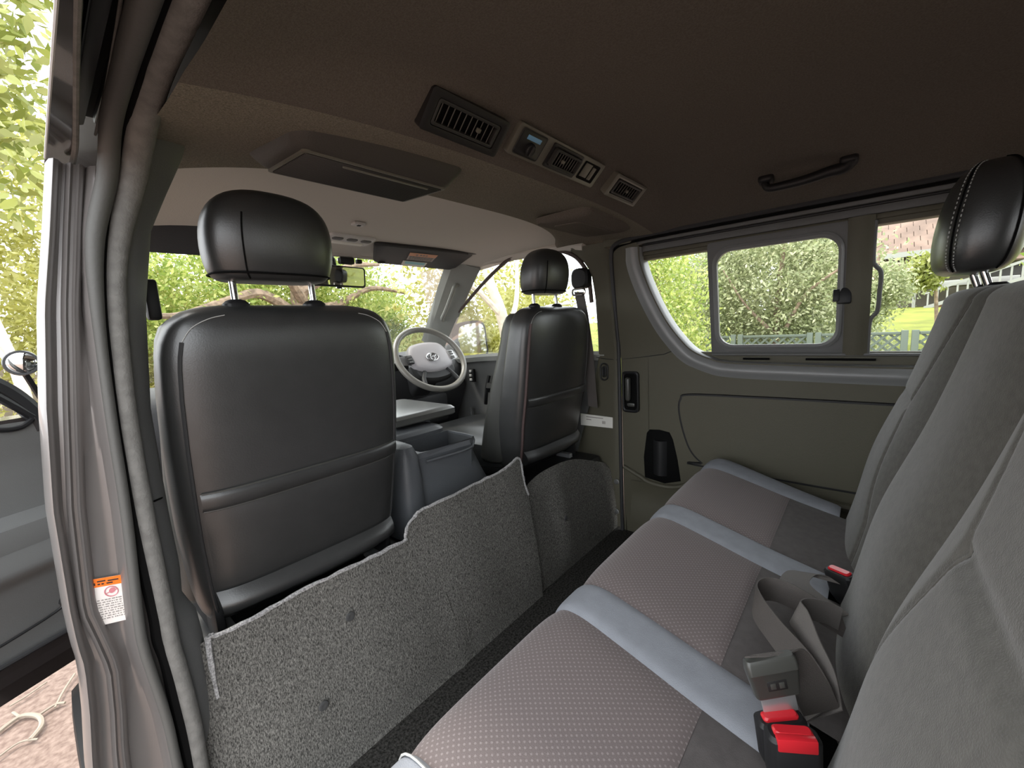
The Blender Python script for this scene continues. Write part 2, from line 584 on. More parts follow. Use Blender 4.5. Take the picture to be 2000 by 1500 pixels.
# cup-shaped pocket: a flat black plate paints the shade of its hollow
P = [(.672, .455), (.660, .470), (.62, .474), (.580, .468), (.566, .44), (.548, .36), (.536, .275), (.60, .252), (.682, .262), (.686, .35)]
obj('pocket_shade', MB().plate([(a, b) for a, b in P], ((.752, 0, 0), (0, 1, 0), (0, 0, 1), (-1, 0, 0)), .0045, .001), M['void'], door1)
obj('pocket_holder', MB().loft([[V(.7475 - .014 * math.sin(PI * k / 12), lerp(.645, .590, k / 12), z) for k in range(13)] + [V(.7475, lerp(.590, .645, k / 12), z) for k in range(13)] for z in (.285, .30, .38, .42, .43)]), M['black'], door1)
obj('lower_ledge', MB().tube(cr([(.748, .775, .292), (.745, .70, .262), (.742, .66, .246), (.741, .58, .243), (.742, .52, .262), (.745, .46, .30)], 6), .010, 8).grid(lambda u, v: V(.735 + .010 * math.sin(v * 5), lerp(.74, .42, u), lerp(.243, .06, v)), 10, 6), M['trim'], door1)
obj('storage_bin', MB().tube(cr([(.742, .44, .305), (.735, .2, .302), (.735, -.1, .300)], 5), .014, 8), M['trim'], door1)

# window assembly (glass 3.5 cm outboard of the trim)
XG = .030
def WX(z, d=XG):
    return xw(z) + d
win1 = thing('window_1', (.74, .2, .95), kind='structure')
def wl_frame(y, z, d=XG):
    return V(WX(z, d), y, z)
def strip(pts_out, pts_in, th, d=XG):
    """frame on the slanted window plane"""
    rings = []
    A = [wl_frame(y, z, d) for y, z in pts_out]
    B = [wl_frame(y, z, d) for y, z in pts_in]
    ox = V(-th, 0, 0)
    Mi = [(a + b) / 2 for a, b in zip(A, B)]
    rings = [A, [a + ox for a in A], [m + ox * 1.35 for m in Mi], [b + ox for b in B], B, A]
    return MB().loft(rings, False, False)
# upper rails along the roof edge
for zz, xx, hh, mm in ((1.222, .672, .012, 'black'), (1.206, .690, .022, 'trim2'), (1.192, .702, .007, 'black'), (1.178, .706, .022, 'trim2'), (1.160, .712, .014, 'trim')):
    obj('upper_rail', MB().box((xx, -.31, zz), (.022, 1.98 if zz > 1.2 else 1.94, hh), bev=.003), M[mm], win1)
obj('upper_rail', MB().box((.735, -.31, 1.20), (.05, 1.98, .12), bev=.003), M['trim'], win1)
# lower sill with drain slots
obj('lower_sill', MB().box((.785, -.40, .760), (.020, 1.76, .050), bev=.002), M['trim'], win1)
obj('lower_sill', MB().box((.768, -.40, .777), (.020, 1.66, .008), bev=.002), M['trim2'], win1)
for y0, y1 in ((.33, .25), (.15, -.02)):
    obj('drain_slot', MB().box((.768, (y0 + y1) / 2, .761), (.004, abs(y0 - y1), .007), bev=.001), M['void'], win1)
# fixed front pane behind the slider, fixed rear pane
obj('pane', MB().grid(lambda u, v: wl_frame(lerp(.70, .40, u), lerp(.74, 1.20, v), XG + .02), 1, 4), M['glass'], win1)
obj('pane', MB().grid(lambda u, v: wl_frame(lerp(.02, -.75, u), lerp(.78, 1.17, v), XG + .012), 1, 4), M['glass'], win1)
# sliding sash: rounded frame, pane, inner rubber rim
cy, cz2 = .236, .968
outp = [(cy + a, cz2 + b) for a, b in rrpts(.196, .192, .012, 6)]
midp = [(cy + a + .004, cz2 + b) for a, b in rrpts(.172, .168, .055, 6)]
inp = [(cy + a + .004, cz2 + b) for a, b in rrpts(.163, .157, .045, 6)]
sash = obj('sash', strip(outp, midp, .012), M['trim2'], win1)
obj('sash_rim', strip([(cy + (a - cy) * 1.03, cz2 + (b - cz2) * 1.03) for a, b in midp], inp, .016, XG - .002), M['liptrim'], win1)
obj('pane', MB().grid(lambda u, v: wl_frame(lerp(.41, .065, u), lerp(.80, 1.14, v), XG - .004), 1, 4), M['glass'], win1)
# meeting post with grip and latch
post = obj('meeting_post', MB().loft([[wl_frame(.060, z, XG), wl_frame(.058, z, XG - .018), wl_frame(.045, z, XG - .024), wl_frame(.012, z, XG - .024), wl_frame(.000, z, XG - .016), wl_frame(.000, z, XG)] for z in (.775, .88, 1.0, 1.1, 1.165)]), M['trim'], win1)
obj('post_grip', MB().tube(cr([wl_frame(.0, z, XG - .012) + V(0, dy, 0) for z, dy in ((.78, .0), (.86, 0), (.885, -.004), (.905, -.016), (.96, -.018), (1.01, -.018), (1.03, -.006), (1.05, 0), (1.15, 0))], 5), .0055, 8), M['trim2'], win1)
obj('latch', MB().box((.729, .060, .953), (.020, .034, .046), rot=(0, .18, 0), bev=.004).box((.722, .078, .955), (.012, .016, .036), rot=(0, .18, 0), bev=.003), M['black'], win1)

# door seal running down the front edge of the sliding door and along the roof
sp = cr([(.742, .785, .0), (.745, .787, .3), (.745, .787, .76), (.735, .787, .87), (.700, .783, 1.04), (.672, .775, 1.17), (.664, .755, 1.205), (.662, .70, 1.216), (.662, .60, 1.220), (.662, .2, 1.221), (.662, -.4, 1.221), (.662, -1.25, 1.221)], 6)
obj('trim_1', MB().tube(sp, .0085, 8), M['rubber'], kind='structure')
obj('trim_1', MB().tube([p + V(.012, -.016, 0) if p.z < 1.1 else p + V(.006, 0, -.012) for p in sp], .005, 6), M['void'], kind='structure')

obj('trim_1', MB().box((.705, .745, 1.225), (.09, .12, .05), bev=.01).box((.775, .78, 1.24), (.13, .30, .12), bev=.01), M['trim'], kind='structure')  # filler blocks added to stop sky light leaking past the seal corner
# B-pillar trim between sliding door and driver's door
FE = [(-.05, 1.10), (.27, 1.045), (.525, .965), (.75, .905), (.87, .893), (1.02, .884), (1.10, .888), (1.15, .905), (1.19, .945), (1.23, 1.0)]
def fbp(u, v):
    z = lerp(0, 1.225, v)
    ye = interp([a for a, b in FE], [b for a, b in FE], z)
    y = lerp(.792, ye, u)
    x = xw(z) + .004
    if u > .8:
        x += .035 * ((u - .8) / .2) ** 2
    if u < .12:
        x += .012 * (1 - u / .12)
    return V(x, y, z)
bp_ = obj('trim_2', MB().grid(fbp, 20, 40), M['trim'], kind='structure')
obj('panel_seam', MB().tube([(.757, .80, .753), (.752, .85, .757), (.757, .905, .765)], .0016, 6), M['black'], bp_)
ring = [(.749, .860 + a, .702 + b) for a, b in rrpts(.017, .036, .017, 6)]
obj('belt_slot', MB().tube(ring, .0035, 6, closed=True).tube([(.749, .860 + a, .702 + b) for a, b in rrpts(.008, .022, .008, 6)], .003, 6, closed=True).plate([(a, b) for a, b in rrpts(.006, .020, .006)], ((.752, .860, .702), (0, 1, 0), (0, 0, 1), (-1, 0, 0)), .002), M['black'], bp_)
pl = obj('pillar_label', MB().plate([(.826, .455), (.985, .452), (.985, .506), (.825, .503)], ((.7515, 0, 0), (0, 1, 0), (0, 0, 1), (-1, 0, 0)), .0025), M['white'], bp_)
lab(pl, 'white printed label on the dark pillar')
ink = MB()
for a, b, c in ((.87, .955, .494), (.93, .955, .482)):
    ink.box((.7485, (a + b) / 2, c), (.0008, b - a, .0035), bev=0)
for k in range(4):
    ink.box((.7485, .862 + k * .004, .476), (.0008, .0025, .013), bev=0)
obj('label_print', ink, M['greyink'], pl)
for yy, zz in ((.812, .215), (.815, .075)):
    obj('fastener', MB().loft([[V(.748 - h, yy + r * math.cos(a * PI / 6), zz + r * math.sin(a * PI / 6)) for a in range(12)] for h, r in ((0, .012), (.004, .011), (.006, .006))]), M['trim2'], bp_)

# driver's door, A-pillar, windscreen
d3 = thing('door_2', (.78, 1.4, .4), kind='structure')
def fdd(u, v):
    y = lerp(.86, 2.05, u)
    zt = .785 - .03 * smooth(1.4, 1.9, y)
    z = lerp(0, zt, v)
    return V(.775 + .012 * math.sin(v * 3) - .03 * smooth(.90, 1, v) * 0, y, z)
obj('door_panel', MB().grid(fdd, 20, 16), M['trim2'], d3)
obj('door_sill', MB().loft([[V(.760, y, .75 - s), V(.752, y, .775 - s), V(.765, y, .790 - s), V(.82, y, .785 - s), V(.82, y, .75 - s)] for y, s in ((.86, 0), (1.3, 0), (1.6, .012), (1.85, .03), (2.05, .04))]), M['doorsill'], d3)
obj('arm_rest', MB().loft([[V(.775, y, .625), V(.715, y, .625), V(.705, y, .600), V(.715, y, .575), V(.775, y, .56)] for y in (1.0, 1.3, 1.50, 1.54)]), M['black'], d3)
obj('switch_panel', MB().box((.765, 1.70, .655), (.02, .035, .075), bev=.004), M['black'], d3)
for k in range(3):
    obj('switch', MB().box((.753, 1.70, .632 + k * .024), (.008, .018, .014), bev=.002), M['lightgrey'], d3)
obj('pull_handle', MB().tube(cr([(.757, 1.56, .66), (.745, 1.57, .60), (.745, 1.58, .55), (.757, 1.60, .50)], 6), .010, 8), M['black'], d3)
obj('door_pocket', MB().tube(cr([(.760, 1.05, .22), (.75, 1.4, .24), (.75, 1.62, .28), (.752, 1.70, .36), (.757, 1.72, .47)], 6), .008, 8), M['trim2'], d3)
obj('window_frame', MB().tube(cr([(.730, .90, 1.0), (.712, .90, 1.10), (.700, .915, 1.15), (.690, .96, 1.200), (.683, 1.05, 1.232), (.683, 1.25, 1.240), (.686, 1.34, 1.222), (.715, 1.56, 1.120), (.755, 1.86, .945), (.775, 2.02, .83)], 6), .009, 8), M['brownframe'], d3)
obj('pane', MB().grid(lambda u, v: V(xw(lerp(.78, 1.26, v)) + .030, lerp(.86, 2.0, u), lerp(.78, 1.26, v)), 1, 4), M['glass'], d3)
# right A-pillar with its lining
ap = MB()
rings = []
for t in np.linspace(0, 1, 12):
    y = lerp(1.60, 2.03, t)
    z = 1.265 - .42 * t ** 1.08
    xi = lerp(.590, .705, t)
    xo = lerp(.700, .790, t)
    rings.append([V(xi, y + .03, z + .02), V(xi + .004, y - .01, z - .005), V((xi + xo) / 2, y - .045, z - .03), V(xo - .006, y - .09, z - .05), V(xo + .01, y - .06, z), V(xo, y + .02, z + .04)])
ap.loft(rings)
trA = obj('trim_3', ap, M['cabliner'], kind='structure')
trA.data.materials[0] = M['apillar']
obj('roof_rail', MB().tube(cr([(.60, 1.72, 1.275), (.665, 1.58, 1.262), (.690, 1.42, 1.250), (.692, 1.2, 1.245), (.690, 1.0, 1.240), (.685, .90, 1.225)], 6), .022, 8), M['cabliner'], trA)
obj('grab_handle', MB().tube(cr([(.668, 1.66, 1.15), (.640, 1.655, 1.14), (.630, 1.67, 1.10), (.655, 1.76, 1.02), (.662, 1.80, .985), (.690, 1.83, .975)], 6), [.011] * 31, 8), M['apillar'], trA)
# left A-pillar
obj('trim_4', MB().tube(cr([(-.68, 1.60, 1.28), (-.72, 1.80, 1.08), (-.77, 2.05, .80)], 6), .05, 8), M['trim2'], kind='structure')
# windscreen
win2 = thing('window_2', (0, 1.95, 1.0), kind='structure')
obj('pane', MB().grid(lambda u, v: V(lerp(-.74, .74, u) * lerp(1.03, .93, v), lerp(2.12, 1.73, v) - .06 * (2 * u - 1) ** 4, lerp(.78, 1.27, v)), 10, 6), M['glass'], win2)
obj('header_trim', MB().tube(cr([(-.68, 1.63, 1.250), (-.4, 1.70, 1.262), (0, 1.72, 1.265), (.4, 1.70, 1.262), (.62, 1.65, 1.252)], 6), .014, 8), M['cabliner'], win2)

# ------------------------------------------------------------------ left side: painted door jamb, seals, lining
OUT = [(-.90, -.2), (-.885, .25), (-.879, .339), (-.871, .415), (-.866, .485), (-.868, .52), (-.868, .57), (-.863, .714), (-.85, .848), (-.833, .977), (-.815, 1.073), (-.799, 1.165)]
CRE = [(-.86, -.2), (-.853, .25), (-.850, .325), (-.843, .391), (-.838, .460), (-.843, .503), (-.851, .559), (-.842, .705), (-.826, .843), (-.809, .977), (-.793, 1.076), (-.777, 1.170)]
LIP = [(-.79, -.2), (-.795, .20), (-.796, .259), (-.797, .352), (-.805, .446), (-.807, .478), (-.806, .531), (-.797, .688), (-.793, .837), (-.786, .977), (-.774, 1.079), (-.752, 1.185)]
SEAL = [(-.772, -.2), (-.776, .2), (-.777, .24), (-.78, .338), (-.782, .43), (-.786, .463), (-.785, .519), (-.788, .684), (-.784, .835), (-.777, .977), (-.762, 1.08), (-.741, 1.184)]
BAND = [(-.752, -.2), (-.754, .15), (-.757, .221), (-.753, .311), (-.761, .414), (-.763, .447), (-.763, .505), (-.764, .674), (-.764, .831), (-.752, .977), (-.733, 1.084), (-.708, 1.193)]
def at_z(T, z):
    return interp([b for a, b in T], [a for a, b in T], z)
ZR = list(np.linspace(-.2, 1.165, 70))
jm = MB()
rings = []
for z in ZR:
    o, c, l, s_ = at_z(OUT, z), at_z(CRE, z), at_z(LIP, z), at_z(SEAL, z)
    pr = [(o + .004, .96), (o - .004, .83), (o - .001, .806), (o + .003, .800), (o + .007, .803), (o + .010, .812),
          (lerp(o, c, .55), .816), (c - .007, .815), (c - .005, .808), (c - .0025, .806), (c, .812), (c + .003, .812), (c + .0055, .806), (c + .009, .808), (c + .012, .816),
          (lerp(c, l, .6), .820), (l - .010, .818), (l - .006, .806), (l - .001, .801), (l + .004, .803), (l + .006, .812), (s_ + .004, .825), (s_ + .012, .83)]
    rings.append([V(a, b, z) for a, b in pr])
vs = [p for r in rings for p in r]
n = len(rings[0])
jm.add(vs, [(j * n + i, j * n + i + 1, (j + 1) * n + i + 1, (j + 1) * n + i) for j in range(len(rings) - 1) for i in range(n - 1)])
wl_ = obj('wall_left', jm, M['paint'], angle=50, kind='structure')
# rubber bulb and fabric band round the doorway: up the pillar, over the corner, along the roof edge
gapp = [(at_z(SEAL, z) + .001, .812, z) for z in (-.15, .05, .24, .34, .43, .47, .52, .68, .835, .977, 1.07)] + [(-.739, .80, 1.15), (-.727, .755, 1.21), (-.722, .66, 1.236), (-.724, .5, 1.236), (-.724, -.38, 1.236)]
sealp = [(at_z(LIP, z) + .004, .801, z) for z in (-.15, .05, .24, .34, .43, .47, .52, .68, .835, .977, 1.07)] + [(-.749, .79, 1.150), (-.742, .745, 1.205), (-.738, .66, 1.226), (-.741, .5, 1.222), (-.743, .2, 1.220), (-.743, -.38, 1.220)]
obj('door_seal', MB().tube(cr(sealp, 5), [lerp(.0065, .0115, smooth(.9, 1.15, p.z)) for p in cr(sealp, 5)], 10, up=(0, -1, 0)), M['sealgrey'], wl_)
bandp = [((at_z(BAND, z) + at_z(SEAL, z)) / 2 + .003, .812, z) for z in (-.15, .05, .22, .31, .41, .45, .505, .674, .831, .977, 1.07)] + [(-.722, .795, 1.155), (-.710, .745, 1.215), (-.706, .66, 1.242), (-.709, .5, 1.240), (-.711, .2, 1.240), (-.711, -.38, 1.240)]
obj('fabric_band', MB().tube(cr(bandp, 5), [lerp(.0115, .0165, smooth(1.0, 1.2, p.z)) for p in cr(bandp, 5)], 12, up=(0, -1, 0), flat=1.0), M['sealband'], wl_)
obj('seal_gap', MB().tube(cr(gapp, 5), .0075, 6), M['void'], wl_)
# inner lining of the B-pillar
IL = [(-.05, -.76), (.22, -.752), (.245, -.735), (.256, -.721), (.343, -.722), (.421, -.723), (.47, -.726), (.502, -.741), (.557, -.737), (.649, -.739), (.821, -.738), (.981, -.722), (1.098, -.700), (1.16, -.672), (1.217, -.645), (1.240, -.636)]
def fil(u, v):
    z = lerp(-.02, 1.245, v)
    xb = at_z(BAND, z) - .004 if z < 1.15 else lerp(at_z(BAND, 1.15) - .004, -.700, (z - 1.15) / .095)
    wd = max(.004, interp([a for a, b in IL], [b for a, b in IL], z) - xb)
    if u < .45:
        t = u / .45
        return V(lerp(xb, xb + wd, t), .826 + .034 * t * t, z)
    t = (u - .45) / .55
    return V(xb + wd - .03 * t * t, .86 + .09 * t, z)
il = obj('pillar_lining', MB().grid(fil, 16, 60), M['trim2'], wl_)
obj('lining_seam', MB().tube([(-.758, .826, .683), (-.748, .842, .680), (-.742, .862, .678)], .0016, 6), M['void'], wl_)
obj('belt_anchor', MB().box((-.700, .95, 1.0), (.02, .02, .07), bev=.005), M['black'], wl_)
# roof side above the doorway: outer strip, gutter, sliding-door track
rs = thing('trim_5', (-.79, .2, 1.2), kind='structure')
obj('roof_edge', MB().loft([[V(-.802, y, 1.172), V(-.785, y, 1.26), V(-.77, y, 1.33), V(-.74, y, 1.40), V(-.73, y, 1.40), V(xi, y, 1.178)] for y, xi in ((.86, -.778), (.80, -.778), (.62, -.785), (.45, -.792), (.3, -.794), (-.4, -.794), (-1.3, -.794))]), M['paintdark'], rs)
obj('gutter_line', MB().tube(cr([(-.7765, .83, 1.172), (-.7755, .78, 1.178), (-.781, .66, 1.180), (-.790, .46, 1.180), (-.792, .3, 1.180), (-.792, -.38, 1.180)], 5), .0032, 8), M['sealband'], rs)
obj('edge_line', MB().tube([(-.8015, .83, 1.172), (-.8015, -.38, 1.172)], .0014, 6), M['lightgrey'], rs)
obj('door_track', MB().box((-.750, .22, 1.275), (.040, 1.24, .07), bev=.004), M['void'], rs)
obj('door_track', MB().box((-.765, .22, 1.232), (.014, 1.22, .018), bev=.004).box((-.745, .22, 1.240), (.006, 1.22, .02), bev=.002), M['black'], rs)
obj('track_wire', MB().tube(cr([(-.752, .80, 1.205), (-.748, .70, 1.225), (-.750, .55, 1.235), (-.755, .45, 1.236)], 6), .0016, 6), M['sealband'], rs)

# ------------------------------------------------------------------ carpet hung over the step behind the front seats
cl = thing('carpet_liner', (0, .83, 0), 'grey heather carpet draped over the step behind the front seats, with frayed pale edge', 'carpet')
TA = [(-.750, .405), (-.725, .410), (-.716, .414), (-.695, .407), (-.62, .408), (-.55, .409), (-.43, .408), (-.313, .402), (-.303, .412), (-.295, .435), (-.270, .452), (-.244, .463), (-.118, .467), (.008, .471), (.07, .479), (.105, .488), (.132, .494), (.146, .478), (.152, .44), (.160, .395), (.174, .354)]
topA = cr([(a, 0, b) for a, b in TA], 5)
nA = len(topA) - 1
def wob(x, z):
    return smooth(0, .15, z) * .004 * math.sin(9 * x + 1) * math.sin(7 * z + 2) + smooth(0, .15, z) * .003 * math.sin(23 * x + 5 * z) - .004 * math.exp(-((x + .20) / .012) ** 2) * smooth(.30, .1, z)
def riser_y(x, z):
    return .806 + .046 * smooth(.02, .42, z) + wob(x, z)
def fca(u, v):
    p = topA[int(round(u * nA))]
    z = p.z * v
    y = riser_y(p.x, z)
    if v < .06:
        y -= .003 * (1 - v / .06) ** 2
    return V(p.x, y, z - .004 * (v == 0))
obj('carpet_panel', MB().grid(fca, nA, 40), M['carpet'], cl)
TB = [(.10, .36), (.174, .356), (.23, .372), (.30, .384), (.394, .387), (.48, .378), (.56, .360), (.66, .325), (.757, .289)]
topB = cr([(a, 0, b) for a, b in TB], 5)
nB = len(topB) - 1
def fcb(u, v):
    p = topB[int(round(u * nB))]
    z = p.z * v
    return V(p.x, riser_y(p.x, z) + .010 + .02 * smooth(.9, 1, v) - .012 * math.exp(-((p.x - .36) / .05) ** 2) * math.sin(PI * v), z)
obj('carpet_panel', MB().grid(fcb, nB, 30), M['carpet'], cl)
# carpet flap covering the sill at the door side
rnd = random.Random(3)
edge = [V(p.x, riser_y(p.x, p.z) + .001, p.z) for p in topA]
edge = [p + V(0, rnd.uniform(-.001, .001), rnd.uniform(-.0015, .0015)) for p in edge]
left = [V(-.722, .842, z) for z in (.30, .33, .36, .385)]
obj('edge_binding', MB().tube(left + edge[8:], [rnd.uniform(.0032, .0052) for _ in range(len(left) + len(edge) - 8)], 6), M['binding'], cl)
for px, pz in ((-.474, .305), (-.56, .165), (-.644, .075), (.36, .20)):
    y0 = riser_y(px, pz) - .003
    obj('fastener', MB().loft([[V(px + r * math.cos(a * PI / 7), y0 - h, pz + r * math.sin(a * PI / 7)) for a in range(14)] for h, r in ((0, .0105), (.002, .010), (.003, .007), (.002, .003))]), M['clip'], cl)
# creases in the pile
for k in range(3):
    x0 = -.205 + k * .018
    obj('crease', MB().tube(cr([(x0 - .012, riser_y(x0, .22) - .0005, .22 - k * .02), (x0, riser_y(x0, .15) - .001, .14), (x0 + .006, riser_y(x0, .06) - .001, .05)], 5), .0016, 6), M['carpet'], cl)
# step under it
obj('seat_riser', MB().box((0, 1.44, .17), (1.49, 1.12, .32), bev=.02), M['black'], kind='structure')

# ------------------------------------------------------------------ front seats
def front_seat(nm, cx, yb, hx, label, pipemat, side):
    root = thing(nm, (cx, yb + .25, .33), label, 'car seat')
    Z0, Z1 = .385, .985
    T = [0, .02, .06, .15, .3, .45, .6, .75, .85, .90, .935, .96, .98, .993, 1.0]
    HW = [.196, .203, .208, .214, .220, .223, .224, .222, .218, .212, .204, .193, .176, .155, .12]
    HD = [.060, .072, .078, .080, .078, .075, .070, .064, .060, .057, .053, .048, .040, .028, .012]
    def prof(t):
        return interp(T, HW, t), interp(T, HD, t)
    def yrear(t):
        return yb - .085 * t - .012 * math.sin(PI * t)
    def ring(t):
        hw, hd = prof(t)
        hdm = max(hd, .001)
        yc = yrear(t) + .078 - .02 * t
        yc = yrear(t) + (.080 if t < .3 else lerp(.080, .052, (t - .3) / .7))
        z = lerp(Z0, Z1, t)
        return [V(cx + a, yc + b + (.0), z + .012 * (b / .08)) for a, b in selem(hw, hdm, 4.2, 48)]
    TT = list(np.linspace(0, .9, 24)) + [.92, .94, .955, .968, .98, .988, .995, 1.0]
    back = obj('backrest', MB().loft([ring(t) for t in TT]), M['leather'], root, angle=60)
    def rear(u, t, off=0.0):
        """point on the back face, u in -1..1"""
        hw, hd = prof(t)
        yc = yrear(t) + (.080 if t < .3 else lerp(.080, .052, (t - .3) / .7))
        k = (1 - min(1, abs(u)) ** 4.2) ** (1 / 4.2)
        return V(cx + u * hw, yc - hd * k - off, lerp(Z0, Z1, t) - .012 * hd * k / .08)
    def tz(z):
        return (z - Z0) / (Z1 - Z0)
    # stitched back panel, map pocket with its hem, rolled lower flap
    def fpk(u, v):
        uu = lerp(-.86, .90, u)
        t = lerp(tz(.470), tz(.640), v)
        return rear(uu, t, .0015 + .010 * math.sin(PI * v) ** .6 * math.sin(PI * u) ** .5)
    pk = obj('map_pocket', MB().grid(fpk, 24, 12), M['leather'], back)
    def fh(u, v):
        uu = lerp(-.87, .91, u)
        t = lerp(tz(.634), tz(.668), v)
        return rear(uu, t, .003 + .006 * math.sin(PI * v) ** .5)
    obj('pocket_hem', MB().grid(fh, 24, 8), M['leather'], back)
    for z in (.668, .634):
        obj('hem_seam', MB().tube([rear(lerp(-.86, .90, k / 20), tz(z), .0025) for k in range(21)], .0022, 6), M['leatherside'], back)
    def fl(u, v):
        uu = lerp(-.88, .90, u)
        a = v * 2.6
        t = tz(.465 - .055 * v + .004 * math.sin(9 * u) * v)
        return rear(uu, max(0, t), .004 + .024 * math.sin(a) - .01 * (v > .95))
    obj('lower_flap', MB().grid(fl, 24, 14), M['leather'], back)
    # pipings of the cover: vertical edges, shoulder seam
    for s in (-1, 1):
        us = .90 * s
        zt = .95 if s == side else .955
        pp = [rear(us, tz(z), .001) for z in np.linspace(.392, .93, 24)]
        obj('piping', MB().tube(pp, .0032 if pipemat is M['piping'] or s == 1 else .0055, 6), pipemat if s == -1 else M['piping'], back)
        sh = [rear(.90 * s, tz(.93), .001), rear(.87 * s, tz(.952), .001), rear(.80 * s, tz(.966), .001), rear(.70 * s, tz(.972), .001)]
        obj('stitching', MB().tube(cr(sh, 6), .0008, 6), M['stitch'], back)
    # front bolsters of the backrest
    for s in (-1, 1):
        def bol(t, k=1.0):
            return [V(cx + s * (lerp(.184, .170, t) + a * k), yrear(t) + lerp(.150, .095, t) + .020 * math.sin(PI * min(1, t * 1.3)) + b * k, lerp(Z0, Z1, t)) for a, b in selem(lerp(.044, .040, t), lerp(.066, .040, t), 2.4, 24)]
        obj('side_bolster', MB().loft([bol(.02, .8)] + [bol(t) for t in np.linspace(.05, .86, 14)] + [bol(.91, .92), bol(.945, .75), bol(.965, .45)]), M['leatherside'], back, angle=70)
    # cushion and its base
    cu = obj('seat_cushion', MB().loft([[V(cx + a, yb + .36 + b, z) for a, b in selem(hw, hd, 5, 40)] for z, hw, hd in ((.36, .19, .24), (.37, .205, .255), (.42, .21, .26), (.455, .205, .255), (.475, .18, .23))]), M['leather'], root)
    obj('seat_base', MB().box((cx, yb + .32, .345), (.38, .46, .05), bev=.01), M['black'], root)
    for s in (-1, 1):
        obj('seat_rail', MB().box((cx + s * .17, yb + .28, .338), (.03, .52, .02), bev=.003), M['silver'], root)
        obj('hinge_bracket', MB().box((cx + s * .185, yb + .05, .375), (.016, .08, .09), bev=.005), M['black'], root)
    # headrest on two posts
    HZ = [1.028, 1.031, 1.040, 1.06, 1.088, 1.116, 1.139, 1.157, 1.172, 1.182, 1.188, 1.191]
    HWs = [.080, .094, .104, .110, .113, .112, .107, .098, .084, .064, .040, .012]
    HDs = [.034, .044, .052, .058, .060, .059, .056, .050, .042, .032, .020, .006]
    def hring(i):
        return [V(hx + a, yb - .025 - .12 * (HZ[i] - 1.03) + b, HZ[i]) for a, b in selem(HWs[i], HDs[i], 2.9, 44)]
    hr = obj('headrest', MB().loft([hring(i) for i in range(len(HZ))]), M['leather'], root, angle=70)
    sub = hr.modifiers.new('soft', 'SUBSURF')
    sub.levels = sub.render_levels = 1
    def hpt(ang, i, off=.0005):
        a, b = (HWs[i] + off) * sepow(math.cos(ang), 2 / 2.9), (HDs[i] + off) * sepow(math.sin(ang), 2 / 2.9)
        return V(hx + a, yb - .025 - .12 * (HZ[i] - 1.03) + b, HZ[i])
    for ang in (-PI + 1.12,):
        obj('headrest_seam', MB().tube(cr([hpt(ang, i, .0) for i in range(1, 7)], 3), .0015, 6), M['void'], hr)
    obj('headrest_seam', MB().tube([hpt(2 * PI * k / 40, 2, .001) for k in range(40)], .0018, 6, closed=True), M['void'], hr)
    for s in (-1, 1):
        obj('headrest_post', MB().tube([(hx + s * .071, yb - .030, .97), (hx + s * .071, yb - .026, 1.045)], .0062, 12), M['steel'], hr)
        obj('post_sleeve', MB().loft([[V(hx + s * .071 + a, yb - .030 + b, z) for a, b in selem(hw, hd, 3, 20)] for z, hw, hd in ((.972, .022, .018), (.988, .021, .017), (.994, .015, .012), (.996, .009, .009))]), M['black'], root)
    return root
front_seat('passenger_seat', -.500, .912, -.522, 'black leatherette front passenger seat seen from behind, nearest the open left doorway', M['piping'], -1)
front_seat('driver_seat', .470, .952, .428, 'black leatherette driver seat behind the steering wheel, beside the right pillar', M['redpiping'], 1)

# ------------------------------------------------------------------ rear bench
bn = thing('rear_bench', (0, .18, .10), 'three-place rear bench in grey velour with brown dotted cushions and pale grey stripes', 'bench seat')
PY = [(-.10, .345), (-.03, .352), (.05, .362), (.15, .378), (.25, .398), (.33, .413), (.365, .416), (.392, .411), (.410, .396), (.419, .370), (.420, .33), (.412, .22), (.400, .10)]
PYc = cr([(0, a, b) for a, b in PY], 6)
_s = [0]
for i in range(1, len(PYc)):
    _s.append(_s[-1] + (PYc[i] - PYc[i - 1]).length)
def prof_at(s):
    i = int(np.searchsorted(_s, s))
    i = min(max(i, 1), len(PYc) - 1)
    t = (s - _s[i - 1]) / max(1e-9, _s[i] - _s[i - 1])
    return PYc[i - 1].lerp(PYc[i], min(1, max(0, t))), (PYc[i] - PYc[i - 1]).normalized()
def s_of_y(y):
    for i in range(len(PYc)):
        if PYc[i].y >= y:
            return _s[i]
    return _s[-1]
# boundaries across the bench: stripe/panel edges at the front and their drift towards the back
BX = [-.665, -.615, -.292, -.202, .142, .232, .572, .718]
DR = [.0, .0, -.035, -.030, -.055, -.055, -.070, -.12]
def bx(i, y):
    k = max(0.0, min(1.0, (.40 - y) / .40))
    return BX[i] + DR[i] * k
SP = s_of_y(.150)
def seg(i, s0, s1, puff, nu, nv, edge0=True, edge1=True):
    def fn(u, v):
        s = lerp(s0, s1, v)
        p, t = prof_at(s)
        nrm = V(0, -t.z, t.y)
        if nrm.z < 0 and p.z > .40:
            nrm = -nrm
        x = lerp(bx(i, p.y), bx(i + 1, p.y), u)
        d = 1 - abs(2 * u - 1) ** 6
        e = 1.0
        if edge0:
            e *= smooth(0, .012, s - s0) * .6 + .4
        if edge1:
            e *= smooth(0, .012, s1 - s) * .6 + .4
        h = puff * d * e - .003
        if i == 6 and u > .45:
            k = (u - .45) / .55
            h -= .012 * k * k
        return V(x, p.y, p.z) + nrm * (h + .002)
    return MB().grid(fn, nu, nv)
for i in (1, 3, 5):
    obj('seat_panel', seg(i, SP, _s[-1], .007, 26, 60), M['dots'], bn)
    obj('rear_panel', seg(i, 0, SP, .005, 26, 20), M['benchback'], bn)
